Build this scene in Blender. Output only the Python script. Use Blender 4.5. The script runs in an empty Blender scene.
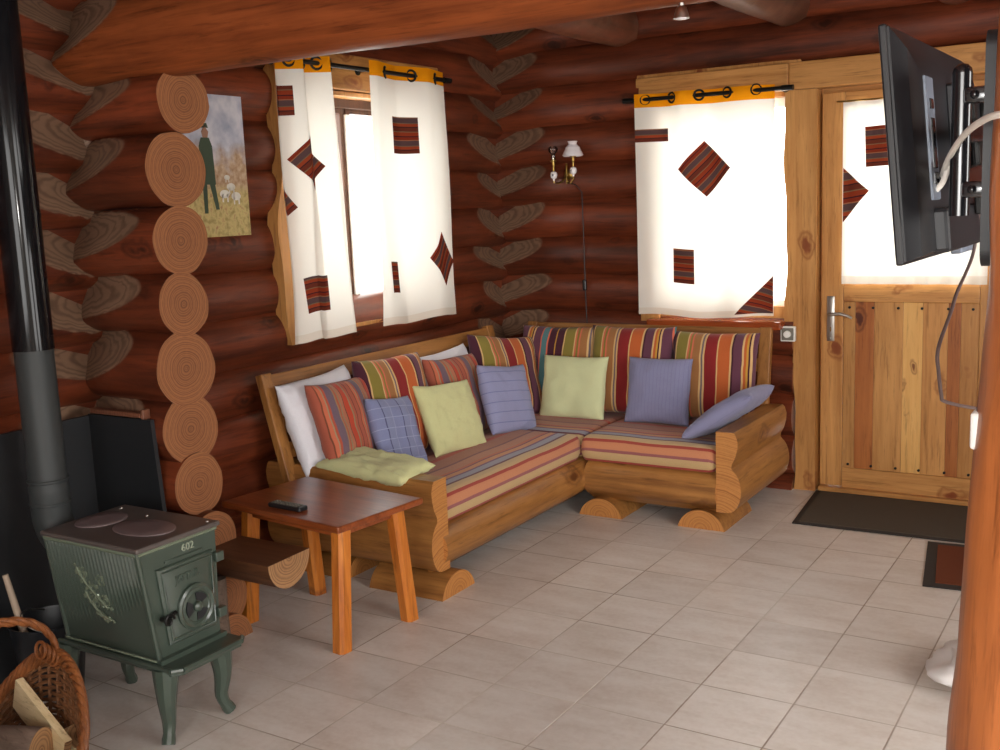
import bpy, bmesh, math, random
import numpy as np
from mathutils import Vector, Matrix, noise

random.seed(7)
SC = bpy.context.scene
COL = SC.collection
PI = math.pi

# ------------------------------------------------------------------ camera
cam_d = bpy.data.cameras.new('camera')
cam_d.sensor_width = 36.0
cam_d.lens = 1061.5 / 1000 * 36.0
cam_d.clip_start = 0.05
cam = bpy.data.objects.new('camera', cam_d)
COL.objects.link(cam)
_r = Vector((0.84878006, 0.52719491, -0.04047149))
_u = Vector((-0.04966301, 0.15569265, 0.98655633))
_w = Vector((-0.52640859, 0.8353594, -0.1583309))
cam.matrix_world = Matrix(((_r.x, _u.x, -_w.x, 2.79431805), (_r.y, _u.y, -_w.y, -2.84318027),
                           (_r.z, _u.z, -_w.z, 1.60716133), (0, 0, 0, 1)))
SC.camera = cam

# ------------------------------------------------------------------ sky, exposure, daylight openings
SC.view_settings.view_transform = 'Standard'
SC.view_settings.look = 'None'
SC.view_settings.gamma = 1.0
SC.view_settings.use_curve_mapping = False
SC.view_settings.exposure = 1.08
world = bpy.data.worlds.new('overcast_sky')
SC.world = world
world.use_nodes = True
_bg = world.node_tree.nodes['Background']
_bg.inputs['Color'].default_value = (1.0, 0.985, 0.96, 1)
_bg.inputs['Strength'].default_value = 5.0


def portal(name, loc, rot, sx, sy):
    """guides the sky's light through an opening of the room; gives off none of its own"""
    l = bpy.data.lights.new(name, 'AREA')
    l.shape = 'RECTANGLE'
    l.size, l.size_y = sx, sy
    l.cycles.is_portal = True
    o = bpy.data.objects.new(name, l)
    o.location = loc
    o.rotation_euler = rot
    COL.objects.link(o)


portal('sky_portal_side', (-0.98, 1.46, 1.6), (0, -PI / 2, 0), 1.15, 1.15)
portal('sky_portal_back', (0.65, 3.08, 1.6), (-PI / 2, 0, 0), 0.9, 1.35)
portal('sky_portal_door', (1.70, 2.96, 1.58), (-PI / 2, 0, 0), 0.72, 0.95)
portal('sky_portal_near', (3.1, -5.22, 1.55), (PI / 2, 0, 0), 2.7, 1.5)
portal('sky_portal_right', (4.87, -1.2, 1.45), (0, PI / 2, 0), 1.7, 2.8)

# the small flash of the camera that took the picture
_fl = bpy.data.lights.new('camera_flash', 'POINT')
_fl.energy = 26.0
_fl.shadow_soft_size = 0.02
_fl.color = (1.0, 0.97, 0.93)
_flo = bpy.data.objects.new('camera_flash', _fl)
_flo.location = (2.76, -2.86, 1.68)
COL.objects.link(_flo)

# ------------------------------------------------------------------ helpers


class MB:
    """collects geometry for one mesh object"""

    def __init__(s):
        s.v, s.f, s.m, s.uv, s.t = [], [], [], [], []
        s.cut = {}
        s.nbox = 0

    def vert(s, p, uv=(0, 0), tone=0.5):
        s.v.append((p[0], p[1], p[2]))
        s.uv.append(uv)
        s.t.append(tone)
        return len(s.v) - 1

    def face(s, idx, m=0):
        s.f.append(tuple(idx))
        s.m.append(m)

    def grid(s, fn, nu, nv, m=0, uvfn=None, wrapu=False, tone=0.5, flip=False):
        b = len(s.v)
        cu = nu if wrapu else nu + 1
        for j in range(nv + 1):
            for i in range(cu):
                u, v = i / nu, j / nv
                s.vert(fn(u, v), uvfn(u, v) if uvfn else (u, v), tone)
        for j in range(nv):
            for i in range(nu):
                a = b + j * cu + i
                c = b + j * cu + (i + 1) % cu
                q = (a, c, c + cu, a + cu)
                s.face(q[::-1] if flip else q, m)
        return b

    def tube(s, pts, r, seg=10, m=0, caps=True, tone=0.5):
        pts = [Vector(p) for p in pts]
        n = len(pts)
        rr = r if isinstance(r, (list, tuple)) else [r] * n
        b = len(s.v)
        t0 = (pts[1] - pts[0]).normalized()
        up = Vector((0, 0, 1)) if abs(t0.z) < 0.9 else Vector((1, 0, 0))
        x = t0.cross(up).normalized()
        for i, p in enumerate(pts):
            t = ((pts[min(i + 1, n - 1)] - pts[max(i - 1, 0)])).normalized()
            x = (x - t * x.dot(t)).normalized()
            y = t.cross(x)
            for k in range(seg):
                a = 2 * PI * k / seg
                s.vert(p + (x * math.cos(a) + y * math.sin(a)) * rr[i], (k / seg, i / n), tone)
        for i in range(n - 1):
            for k in range(seg):
                a = b + i * seg + k
                c = b + i * seg + (k + 1) % seg
                s.face((a, c, c + seg, a + seg), m)
        if caps:
            s.face([b + k for k in range(seg)][::-1], m)
            s.face([b + (n - 1) * seg + k for k in range(seg)], m)

    def lathe(s, prof, org=(0, 0, 0), axis=(0, 0, 1), seg=24, m=0, tone=0.5):
        ax = Vector(axis).normalized()
        x = ax.orthogonal().normalized()
        y = ax.cross(x)
        o = Vector(org)
        b = len(s.v)
        for r, h in prof:
            for k in range(seg):
                a = 2 * PI * k / seg
                s.vert(o + ax * h + (x * math.cos(a) + y * math.sin(a)) * r, (k / seg, h), tone)
        for i in range(len(prof) - 1):
            for k in range(seg):
                a = b + i * seg + k
                c = b + i * seg + (k + 1) % seg
                s.face((a, c, c + seg, a + seg), m)
        if prof[0][0] > 1e-5:
            s.face([b + k for k in range(seg)][::-1], m)
        if prof[-1][0] > 1e-5:
            s.face([b + (len(prof) - 1) * seg + k for k in range(seg)], m)

    def prism(s, poly, fn, h0, h1, m=0, mcap=None, nseg=1, ucum=False, tone=0.5):
        """poly: list of (a,b); fn(a,b,h) -> point"""
        n = len(poly)
        b = len(s.v)
        cum = [0]
        for i in range(n):
            p, q = poly[i], poly[(i + 1) % n]
            cum.append(cum[-1] + math.hypot(p[0] - q[0], p[1] - q[1]))
        for j in range(nseg + 1):
            h = h0 + (h1 - h0) * j / nseg
            for i, p in enumerate(poly):
                s.vert(fn(p[0], p[1], h), (cum[i] if ucum else p[0], h if ucum else p[1]), tone)
        for j in range(nseg):
            for i in range(n):
                a = b + j * n + i
                c = b + j * n + (i + 1) % n
                s.face((a, c, c + n, a + n), m)
        mc = m if mcap is None else mcap
        s.cap(poly, fn, h0, mc, True, tone)
        s.cap(poly, fn, h1, mc, False, tone)

    def cap(s, poly, fn, h, m, flip, tone=0.5):
        """end face; uv holds the position in the cut so that rings can be drawn"""
        b = len(s.v)
        for p in poly:
            s.vert(fn(p[0], p[1], h), (p[0], p[1]), tone)
        idx = [b + i for i in range(len(poly))]
        s.face(idx[::-1] if flip else idx, m)

    def box(s, lo, hi, bev=0.004, m=0, M=None, tone=0.5, seg=2):
        bm = bmesh.new()
        bmesh.ops.create_cube(bm, size=1.0)
        lo, hi = Vector(lo), Vector(hi)
        c, d = (lo + hi) / 2, hi - lo
        for v in bm.verts:
            v.co = Vector((v.co.x * d.x, v.co.y * d.y, v.co.z * d.z)) + c
        if bev > 0:
            bev = min(bev, 0.45 * min(abs(d.x), abs(d.y), abs(d.z)))
            bmesh.ops.bevel(bm, geom=list(bm.edges), offset=bev, segments=seg, affect='EDGES', profile=0.5)
        nf = len(s.f)
        s.add_bm(bm, m, M, tone)
        s.nbox += len(s.f) - nf

    def add_bm(s, bm, m=0, M=None, tone=0.5):
        b = len(s.v)
        bm.verts.index_update()
        for v in bm.verts:
            p = M @ v.co if M else v.co
            s.vert(p, (p[0], p[1]), tone)
        for f in bm.faces:
            s.face([b + v.index for v in f.verts], m)
        bm.free()

    def ball(s, c, r, m=0, sub=2, scale=(1, 1, 1), tone=0.5):
        bm = bmesh.new()
        bmesh.ops.create_icosphere(bm, subdivisions=sub, radius=1.0)
        for v in bm.verts:
            v.co = Vector((v.co.x * r * scale[0], v.co.y * r * scale[1], v.co.z * r * scale[2])) + Vector(c)
        s.add_bm(bm, m, None, tone)

    def bar(s, p, q, w, h, up=(0, 0, 1), bev=0.004, m=0):
        p, q = Vector(p), Vector(q)
        t = (q - p)
        L = t.length
        t.normalize()
        u = Vector(up)
        u = (u - t * u.dot(t)).normalized()
        x = t.cross(u)
        M = Matrix(((t.x, x.x, u.x, p.x), (t.y, x.y, u.y, p.y), (t.z, x.z, u.z, p.z), (0, 0, 0, 1)))
        s.box((0, -w / 2, -h / 2), (L, w / 2, h / 2), bev, m, M)


def wloc(o):
    p = Vector((0, 0, 0))
    while o is not None:
        p = p + o.location
        o = o.parent
    return p


def mesh(name, mb, mats, parent=None, local=False, origin=None, smooth=35, M=None):
    """link ONE mesh object; points are world points unless local"""
    if mb.nbox == len(mb.f) and smooth:
        smooth = 16
    if not isinstance(mats, (list, tuple)):
        mats = [mats]
    vs = np.array(mb.v, dtype=float)
    if parent is not None and not local:
        off = np.array(wloc(parent))
    elif parent is None and not local:
        if origin is None:
            lo, hi = vs.min(0), vs.max(0)
            origin = ((lo[0] + hi[0]) / 2, (lo[1] + hi[1]) / 2, lo[2])
        off = np.array(origin)
    else:
        off = np.zeros(3)
    vs = vs - off
    me = bpy.data.meshes.new(name)
    me.from_pydata([tuple(p) for p in vs], [], mb.f)
    for m in mats:
        me.materials.append(m)
    me.polygons.foreach_set('material_index', mb.m)
    uvl = me.uv_layers.new(name='UVMap')
    li = np.zeros(len(me.loops), dtype=np.int32)
    me.loops.foreach_get('vertex_index', li)
    uvl.data.foreach_set('uv', np.array(mb.uv, dtype=np.float32)[li].ravel())
    at = me.attributes.new('tone', 'FLOAT', 'POINT')
    at.data.foreach_set('value', np.array(mb.t, dtype=np.float32))
    if mb.cut:
        ca = np.full(len(mb.v), -0.02, dtype=np.float32)
        for k, v in mb.cut.items():
            ca[k] = v
        me.attributes.new('cut', 'FLOAT', 'POINT').data.foreach_set('value', ca)
    bm = bmesh.new()
    bm.from_mesh(me)
    bmesh.ops.recalc_face_normals(bm, faces=bm.faces)
    if smooth:
        a = math.radians(smooth)
        for f in bm.faces:
            f.smooth = True
        for e in bm.edges:
            if len(e.link_faces) == 2:
                if e.calc_face_angle(0) > a or e.link_faces[0].material_index != e.link_faces[1].material_index:
                    e.smooth = False
    bm.to_mesh(me)
    bm.free()
    me.update()
    o = bpy.data.objects.new(name, me)
    COL.objects.link(o)
    if parent is not None:
        o.parent = parent
    elif not local:
        o.location = tuple(off)
    if M is not None:
        o.matrix_world = M
    return o


def tag(o, label, cat, group=None):
    o['label'] = label
    o['category'] = cat
    if group:
        o['group'] = group
    return o


def struct(o, label=None, cat=None):
    o['kind'] = 'structure'
    if label:
        o['label'] = label
    if cat:
        o['category'] = cat
    return o


def thing(name, label, cat, loc, rotz=0, group=None):
    o = bpy.data.objects.new(name, None)
    o.empty_display_size = 0.1
    COL.objects.link(o)
    o.location = loc
    o.rotation_euler = (0, 0, rotz)
    return tag(o, label, cat, group)


def lin(r, g, b):
    f = lambda c: (c / 255 / 12.92) if c / 255 <= 0.04045 else ((c / 255 + 0.055) / 1.055) ** 2.4
    return (f(r), f(g), f(b), 1.0)


# ------------------------------------------------------------------ materials
class NT:
    def __init__(s, name):
        s.m = bpy.data.materials.new(name)
        s.m.use_nodes = True
        s.t = s.m.node_tree
        s.t.nodes.clear()
        s.out = s.t.nodes.new('ShaderNodeOutputMaterial')

    def n(s, typ, props=None, **ins):
        nd = s.t.nodes.new('ShaderNode' + typ)
        for k, v in (props or {}).items():
            setattr(nd, k, v)
        for k, v in ins.items():
            key = int(k[1:]) if k[0] == '_' and k[1:].isdigit() else k.replace('_', ' ')
            sock = nd.inputs[key]
            if hasattr(v, 'is_output') or isinstance(v, bpy.types.NodeSocket):
                s.t.links.new(v, sock)
            else:
                sock.default_value = v
        return nd

    def math(s, op, a, b=0.0, c=0.0):
        nd = s.n('Math', {'operation': op}, _0=a, _1=b, _2=c)
        return nd.outputs[0]

    def mix(s, fac, a, b, blend='MIX'):
        nd = s.t.nodes.new('ShaderNodeMix')
        nd.data_type = 'RGBA'
        nd.blend_type = blend
        for sock, v in ((nd.inputs[0], fac), (nd.inputs[6], a), (nd.inputs[7], b)):
            if isinstance(v, bpy.types.NodeSocket):
                s.t.links.new(v, sock)
            else:
                sock.default_value = v
        return nd.outputs[2]

    def ramp(s, fac, stops, interp='LINEAR'):
        nd = s.t.nodes.new('ShaderNodeValToRGB')
        cr = nd.color_ramp
        cr.interpolation = interp
        while len(cr.elements) < len(stops):
            cr.elements.new(1.0)
        for e, (p, c) in zip(cr.elements, stops):
            e.position = p
            e.color = c
        s.t.links.new(fac, nd.inputs[0])
        return nd.outputs[0]

    def bump(s, h, strength=0.3, dist=0.01):
        return s.n('Bump', None, Height=h, Strength=strength, Distance=dist).outputs[0]

    def done(s, **ins):
        p = s.n('BsdfPrincipled', None, **ins)
        s.t.links.new(p.outputs[0], s.out.inputs[0])
        s.p = p
        return s.m

    def shader(s, sock):
        s.t.links.new(sock, s.out.inputs[0])
        return s.m


def wood(name, dark, light, axis='x', rough=0.35, coat=0.0, fine=60.0, stretch=14.0, knots=0.0, kcol=(0.05, 0.015, 0.006, 1),
         streak=0.5, bumpk=0.15, tonevar=0.0, scarf=None, contrast=2.6, spec=0.35):
    N = NT(name)
    co = N.n('TexCoord').outputs['Object']
    rnd = N.n('ObjectInfo').outputs['Random']
    off = N.n('CombineXYZ', None, X=N.math('MULTIPLY', rnd, 17.0), Y=N.math('MULTIPLY', rnd, 31.0), Z=N.math('MULTIPLY', rnd, 11.0)).outputs[0]
    co = N.n('VectorMath', {'operation': 'ADD'}, _0=co, _1=off).outputs[0]
    tone = N.n('Attribute', {'attribute_name': 'tone'}).outputs['Fac']
    co2 = N.n('VectorMath', {'operation': 'ADD'}, _0=co, _1=N.n('CombineXYZ', None, X=N.math('MULTIPLY', tone, 13.0), Y=N.math('MULTIPLY', tone, 7.0), Z=N.math('MULTIPLY', tone, 5.0)).outputs[0]).outputs[0]
    sc = [1.0, 1.0, 1.0]
    sc['xyz'.index(axis)] = 1.0 / stretch
    mp = N.n('Mapping', None, Vector=co2, Scale=sc).outputs[0]
    n1 = N.n('TexNoise', None, Vector=mp, Scale=fine, Detail=6.0, Roughness=0.65, Distortion=0.6).outputs[0]
    n2 = N.n('TexNoise', None, Vector=mp, Scale=fine * 0.2, Detail=3.0, Roughness=0.5, Distortion=1.2).outputs[0]
    n3 = N.n('TexNoise', None, Vector=co2, Scale=3.0, Detail=3.0).outputs[0]
    f = N.math('ADD', N.math('MULTIPLY', n1, 0.45), N.math('ADD', N.math('MULTIPLY', n2, streak), N.math('MULTIPLY', n3, 0.25)))
    f = N.math('MULTIPLY_ADD', N.math('SUBTRACT', f, 0.6), contrast, 0.5)
    col = N.ramp(f, [(0.0, dark), (1.0, light)])
    n4 = N.n('TexNoise', None, Vector=mp, Scale=fine * 1.7, Detail=4.0, Roughness=0.7, Distortion=0.3).outputs[0]
    ln = N.ramp(n4, [(0.30, (0.45, 0.42, 0.40, 1)), (0.46, (1, 1, 1, 1))])
    col = N.mix(0.75, col, ln, 'MULTIPLY')
    hgt = n1
    if tonevar:
        col = N.mix(1.0, col, N.n('CombineColor', None, Red=N.math('MULTIPLY_ADD', tone, tonevar, 1 - tonevar / 2), Green=N.math('MULTIPLY_ADD', tone, tonevar, 1 - tonevar / 2),
                                  Blue=N.math('MULTIPLY_ADD', tone, tonevar, 1 - tonevar / 2)).outputs[0], 'MULTIPLY')
    if knots:
        sk = [6.0, 6.0, 6.0]
        sk['xyz'.index(axis)] = 3.2
        wob = N.n('TexNoise', None, Vector=co2, Scale=14.0, Detail=2.0).outputs[1]
        ck = N.n('VectorMath', {'operation': 'MULTIPLY_ADD'}, _0=wob, _1=(0.06, 0.06, 0.06), _2=co2).outputs[0]
        vo = N.n('TexVoronoi', None, Vector=N.n('Mapping', None, Vector=ck, Scale=sk).outputs[0], Scale=knots, Randomness=1.0)
        d = vo.outputs['Distance']
        hit = N.ramp(d, [(0.0, (1, 1, 1, 1)), (0.08, (0.9, 0.9, 0.9, 1)), (0.12, (0.2, 0.2, 0.2, 1)), (0.16, (0.6, 0.6, 0.6, 1)), (0.21, (0, 0, 0, 1))])
        col = N.mix(hit, col, kcol)
    if scarf:
        uv = N.n('SeparateXYZ', None, Vector=N.n('TexCoord').outputs['UV'])
        w = N.n('TexNoise', None, Vector=co2, Scale=11.0, Detail=2.0).outputs[0]
        rr = N.math('MULTIPLY_ADD', w, 0.03, uv.outputs[0])
        rn = N.n('TexNoise', {'noise_dimensions': '1D'}, W=N.math('MULTIPLY', rr, 50.0), Scale=1.0, Detail=2.0).outputs[0]
        sn = N.math('MULTIPLY_ADD', N.math('SINE', N.math('MULTIPLY_ADD', rn, 8.0, N.math('MULTIPLY', rr, 480.0))), 0.5, 0.5)
        sf = N.math('MULTIPLY_ADD', N.math('POWER', sn, 2.0), 0.5, N.math('MULTIPLY', n1, 0.45))
        scol = N.mix(sf, scarf[1], scarf[0])
        ck = N.ramp(N.math('MULTIPLY_ADD', N.n('Attribute', {'attribute_name': 'cut'}).outputs['Fac'], 20.0, 0.5), [(0.47, (0, 0, 0, 1)), (0.56, (1, 1, 1, 1))])
        col = N.mix(ck, col, scol)
    bp = N.bump(hgt, bumpk, 0.004)
    return N.done(Base_Color=col, Roughness=rough, Coat_Weight=coat, Coat_Roughness=0.22, Normal=bp, Specular_IOR_Level=spec)


def rings(name, dark, light, freq=85.0, rough=0.6, crack=True, cart=False):
    """cut wood; uv.x is the distance from the heart, or uv the place in the cut"""
    N = NT(name)
    uv = N.n('TexCoord').outputs['UV']
    ob = N.n('TexCoord').outputs['Object']
    sx = N.n('SeparateXYZ', None, Vector=uv)
    if cart:
        r = N.n('VectorMath', {'operation': 'LENGTH'}, _0=N.n('VectorMath', {'operation': 'MULTIPLY'}, _0=uv, _1=(1, 1, 0)).outputs[0]).outputs['Value']
    else:
        r = sx.outputs[0]
    w = N.n('TexNoise', None, Vector=ob, Scale=9.0, Detail=2.0).outputs[0]
    w2 = N.n('TexNoise', None, Vector=ob, Scale=70.0, Detail=3.0).outputs[0]
    rr = N.math('MULTIPLY_ADD', w, 0.022, r)
    rn = N.n('TexNoise', {'noise_dimensions': '1D'}, W=N.math('MULTIPLY', rr, 60.0), Scale=1.0, Detail=1.0).outputs[0]
    ph = N.math('MULTIPLY_ADD', rn, 12.0, N.math('MULTIPLY', rr, freq * 2 * PI))
    s = N.math('MULTIPLY_ADD', N.math('SINE', ph), 0.5, 0.5)
    s = N.math('POWER', s, 2.0)
    heart = N.ramp(rr, [(0.02, (0.30, 0.30, 0.30, 1)), (0.10, (0.0, 0.0, 0.0, 1))])
    s = N.math('MULTIPLY', s, N.math('MULTIPLY_ADD', rn, 1.4, 0.1))
    f = N.math('MINIMUM', N.math('ADD', N.math('MULTIPLY', s, 0.75), N.math('ADD', N.math('MULTIPLY', w2, 0.35), N.math('MULTIPLY', heart, 0.5))), 1.0)
    col = N.mix(f, light, dark)
    bp = N.bump(s, 0.1, 0.002)
    return N.done(Base_Color=col, Roughness=rough, Normal=bp)


def plain(name, col, rough=0.5, metal=0.0, noisy=0.0, nscale=30.0, coat=0.0, bumpk=0.0, spec=0.5):
    N = NT(name)
    ob = N.n('TexCoord').outputs['Object']
    nz = N.n('TexNoise', None, Vector=ob, Scale=nscale, Detail=4.0).outputs[0]
    c = N.mix(N.math('MULTIPLY_ADD', nz, 2.0 * max(noisy, 0.02), 0.5 - max(noisy, 0.02)), tuple(x * (1 - noisy) for x in col[:3]) + (1,), tuple(min(1, x * (1 + noisy)) for x in col[:3]) + (1,))
    kw = dict(Base_Color=c, Roughness=rough, Metallic=metal, Coat_Weight=coat)
    kw['Specular_IOR_Level'] = spec
    if bumpk:
        kw['Normal'] = N.bump(nz, bumpk, 0.004)
    return N.done(**kw)


def cloth(name, stripes, total, weave=500.0, rough=0.9, vstripes=None, transl=0.0, wobble=0.004, crumple=0.0):
    """stripes: list of (width, colour) repeated along uv.x over `total` metres"""
    N = NT(name)
    uv = N.n('TexCoord').outputs['UV']
    ob = N.n('TexCoord').outputs['Object']
    sx = N.n('SeparateXYZ', None, Vector=uv)
    wob = N.n('TexNoise', None, Vector=ob, Scale=12.0, Detail=2.0).outputs[0]
    x = N.math('MULTIPLY_ADD', wob, wobble, sx.outputs[0])
    if len(stripes) == 1:
        col = N.mix(0.0, stripes[0][1], stripes[0][1])
    else:
        tw = sum(w for w, c in stripes)
        st, acc = [], 0.0
        for w, c in stripes:
            st.append((acc / tw, c))
            acc += w
        fr = N.math('FRACT', N.math('DIVIDE', x, total))
        if len(st) <= 32:
            col = N.ramp(fr, st, 'CONSTANT')
        else:
            h = 31
            p = st[h][0]
            c1 = N.ramp(fr, st[:h], 'CONSTANT')
            c2 = N.ramp(fr, st[h:], 'CONSTANT')
            col = N.mix(N.math('GREATER_THAN', fr, p), c1, c2)
    if vstripes:
        per, frac, vc = vstripes
        fv = N.math('FRACT', N.math('DIVIDE', sx.outputs[1], per))
        col = N.mix(N.math('LESS_THAN', fv, frac), col, vc)
    nz = N.n('TexNoise', None, Vector=ob, Scale=weave, Detail=2.0).outputs[0]
    big = N.n('TexNoise', None, Vector=ob, Scale=7.0 + crumple * 4, Detail=4.0).outputs[0]
    col = N.mix(0.18, col, N.mix(nz, (0.0, 0.0, 0.0, 1), (1, 1, 1, 1)), 'OVERLAY')
    hg = N.math('ADD', N.math('MULTIPLY', nz, 0.15), N.math('MULTIPLY', big, 1.0))
    bp = N.bump(hg, 0.35 + crumple * 0.3, 0.012 + 0.02 * crumple)
    if transl:
        d = N.n('BsdfDiffuse', None, Color=col, Normal=bp).outputs[0]
        t = N.n('BsdfTranslucent', None, Color=col).outputs[0]
        mx = N.n('MixShader', None, _0=transl, _1=d, _2=t).outputs[0]
        return N.shader(mx)
    return N.done(Base_Color=col, Roughness=rough, Sheen_Weight=0.15, Normal=bp, Specular_IOR_Level=0.2)


def glass_pane(name):
    N = NT(name)
    fr = N.n('Fresnel', None, IOR=1.45).outputs[0]
    fr = N.math('MULTIPLY', fr, N.math('SUBTRACT', 1.0, N.n('NewGeometry').outputs['Backfacing']))
    t = N.n('BsdfTransparent', None, Color=(0.95, 0.97, 0.96, 1)).outputs[0]
    g = N.n('BsdfGlossy', None, Roughness=0.02).outputs[0]
    return N.shader(N.n('MixShader', None, _0=fr, _1=t, _2=g).outputs[0])


LOGD, LOGL = lin(54, 22, 13), lin(134, 63, 35)
SCF = (lin(86, 63, 48), lin(150, 119, 96))
M = {}
for a in 'xyz':
    M['log_' + a] = wood('stained_log_' + a, LOGD, LOGL, a, rough=0.45, coat=0.14, fine=34, stretch=13, knots=0.75, kcol=lin(44, 18, 9), tonevar=0.5, scarf=SCF)
    M['beam_' + a] = wood('orange_log_' + a, lin(84, 36, 16), lin(162, 86, 44), a, rough=0.55, coat=0.06, fine=34, stretch=15, knots=0.7, kcol=lin(70, 28, 12), tonevar=0.2, scarf=SCF, spec=0.15)
    M['sofa_' + a] = wood('honey_log_' + a, lin(116, 72, 34), lin(186, 130, 70), a, rough=0.42, coat=0.15, fine=38, stretch=14, knots=0.6, kcol=lin(92, 48, 20), tonevar=0.2)
    M['pine_' + a] = wood('varnished_pine_' + a, lin(156, 102, 50), lin(206, 152, 90), a, rough=0.4, coat=0.1, fine=40, stretch=16, knots=0.8, kcol=lin(120, 56, 22), tonevar=0.35)
    M['leg_' + a] = wood('orange_pine_' + a, lin(160, 82, 26), lin(218, 136, 54), a, rough=0.35, coat=0.2, fine=40, stretch=14, knots=0.6, kcol=lin(90, 36, 12))
M['table_x'] = wood('red_brown_table_wood', lin(100, 46, 22), lin(164, 86, 42), 'x', rough=0.28, coat=0.35, fine=38, stretch=14)
M['redpine_z'] = wood('reddish_board', lin(134, 72, 34), lin(184, 114, 58), 'z', rough=0.4, coat=0.1, fine=40, stretch=16, knots=0.8, kcol=lin(70, 24, 12))
M['palepine_z'] = wood('pale_board', lin(206, 150, 80), lin(232, 186, 116), 'z', rough=0.4, coat=0.1, fine=40, stretch=16, knots=1.4, kcol=lin(110, 54, 24))
M['sill_x'] = wood('red_sill_wood', lin(120, 50, 22), lin(172, 84, 40), 'x', rough=0.25, coat=0.5, fine=36, stretch=14)
M['dark_frame'] = wood('dark_brown_frame', lin(58, 36, 26), lin(96, 62, 44), 'z', rough=0.5, fine=40, stretch=14)
M['end'] = rings('log_end_grain', lin(98, 56, 31), lin(156, 100, 60), freq=120)
M['scarf'] = rings('scarf_cut_grain', lin(84, 56, 40), lin(146, 108, 80), freq=70)
M['endc'] = rings('half_log_end_grain', lin(104, 68, 42), lin(172, 130, 88), cart=True)
M['sofaend'] = rings('sofa_log_end_grain', lin(150, 92, 42), lin(196, 134, 70), cart=True, freq=60)
M['glass'] = glass_pane('window_glass')
M['black_gloss'] = plain('black_enamel', (0.006, 0.006, 0.007, 1), 0.10, spec=0.22)
M['black_matte'] = plain('black_board', (0.012, 0.013, 0.015, 1), 0.5, noisy=0.2)
M['pipe_grey'] = plain('dark_grey_pipe', lin(52, 55, 55), 0.5, 0.0, noisy=0.15, spec=0.3)
M['stove'] = plain('green_enamel', lin(63, 74, 65), 0.3, 0.0, noisy=0.12, nscale=16, coat=0.3)
M['stove_high'] = plain('highlit_green_enamel', lin(122, 134, 114), 0.22, 0.3, noisy=0.2, nscale=90)  # paler copy of the enamel: glints on raised castings put into the colour
M['stove_letter'] = plain('pale_raised_letters', lin(150, 158, 140), 0.3, 0.1)  # lighter than the body enamel so that the number can be read
M['stove_top'] = plain('burnt_iron_top', lin(88, 80, 76), 0.42, 0.1, noisy=0.35, nscale=14)
M['iron'] = plain('black_iron', (0.015, 0.014, 0.013, 1), 0.38, 0.6)
M['brass'] = plain('brass', lin(150, 122, 66), 0.3, 1.0)
M['chrome'] = plain('brushed_steel', lin(200, 198, 192), 0.28, 1.0)
M['white_plastic'] = plain('white_plastic', lin(232, 230, 224), 0.4)
M['grey_plastic'] = plain('grey_plastic', lin(120, 116, 106), 0.4)
M['white_cable'] = plain('white_cable_skin', lin(228, 222, 212), 0.4)
M['opal'] = plain('opal_glass', lin(226, 220, 222), 0.2, coat=0.4)
M['porcelain'] = plain('porcelain', lin(236, 232, 232), 0.15, coat=0.5)
M['ink'] = plain('dark_blue_ink', lin(40, 44, 60), 0.4)
M['tv'] = plain('tv_black_plastic', (0.009, 0.009, 0.011, 1), 0.42, noisy=0.1, nscale=60)
M['tv_gloss'] = plain('tv_gloss_plastic', (0.008, 0.008, 0.010, 1), 0.2, coat=0.5)
M['tv_grey'] = plain('tv_grey_panel', lin(112, 120, 132), 0.35)
M['mat_black'] = plain('ribbed_black_mat', lin(88, 80, 70), 0.95, noisy=0.35, nscale=260, bumpk=0.5, spec=0.1)
M['mat_edge'] = plain('rubber_mat_edge', lin(34, 30, 28), 0.7)
M['mat_brown'] = plain('red_brown_mat_pile', lin(112, 62, 42), 0.95, noisy=0.35, nscale=300, bumpk=0.5, spec=0.1)
M['bag'] = plain('white_plastic_film', lin(238, 236, 234), 0.35, noisy=0.05)
M['bucket'] = plain('blue_black_bucket', lin(22, 25, 30), 0.4, noisy=0.2)
M['stick'] = plain('pale_handle_wood', lin(170, 150, 130), 0.6, noisy=0.15)
M['wicker'] = wood('brown_wicker', lin(74, 38, 18), lin(146, 88, 46), 'z', rough=0.45, coat=0.1, fine=70, stretch=2)
M['wicker_dark'] = wood('dark_wicker', lin(60, 36, 20), lin(120, 78, 46), 'x', rough=0.6, fine=80, stretch=2)
M['bark'] = wood('grey_bark', lin(70, 54, 44), lin(132, 112, 98), 'x', rough=0.9, fine=40, stretch=4, bumpk=0.6)
M['split'] = wood('fresh_split_wood', lin(190, 164, 120), lin(226, 206, 166), 'x', rough=0.8, fine=50, stretch=16)
M['curtain'] = cloth('cream_cotton', [(1, lin(231, 226, 217))], 1.0, weave=900, transl=0.19)
M['curtain_hem'] = cloth('cream_hem_cotton', [(1, lin(222, 212, 198))], 1.0, weave=900, transl=0.13)
M['curtain_head'] = cloth('orange_cotton', [(1, lin(236, 150, 20))], 1.0, weave=900, transl=0.15)


def C(*a):
    return lin(*a)


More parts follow.
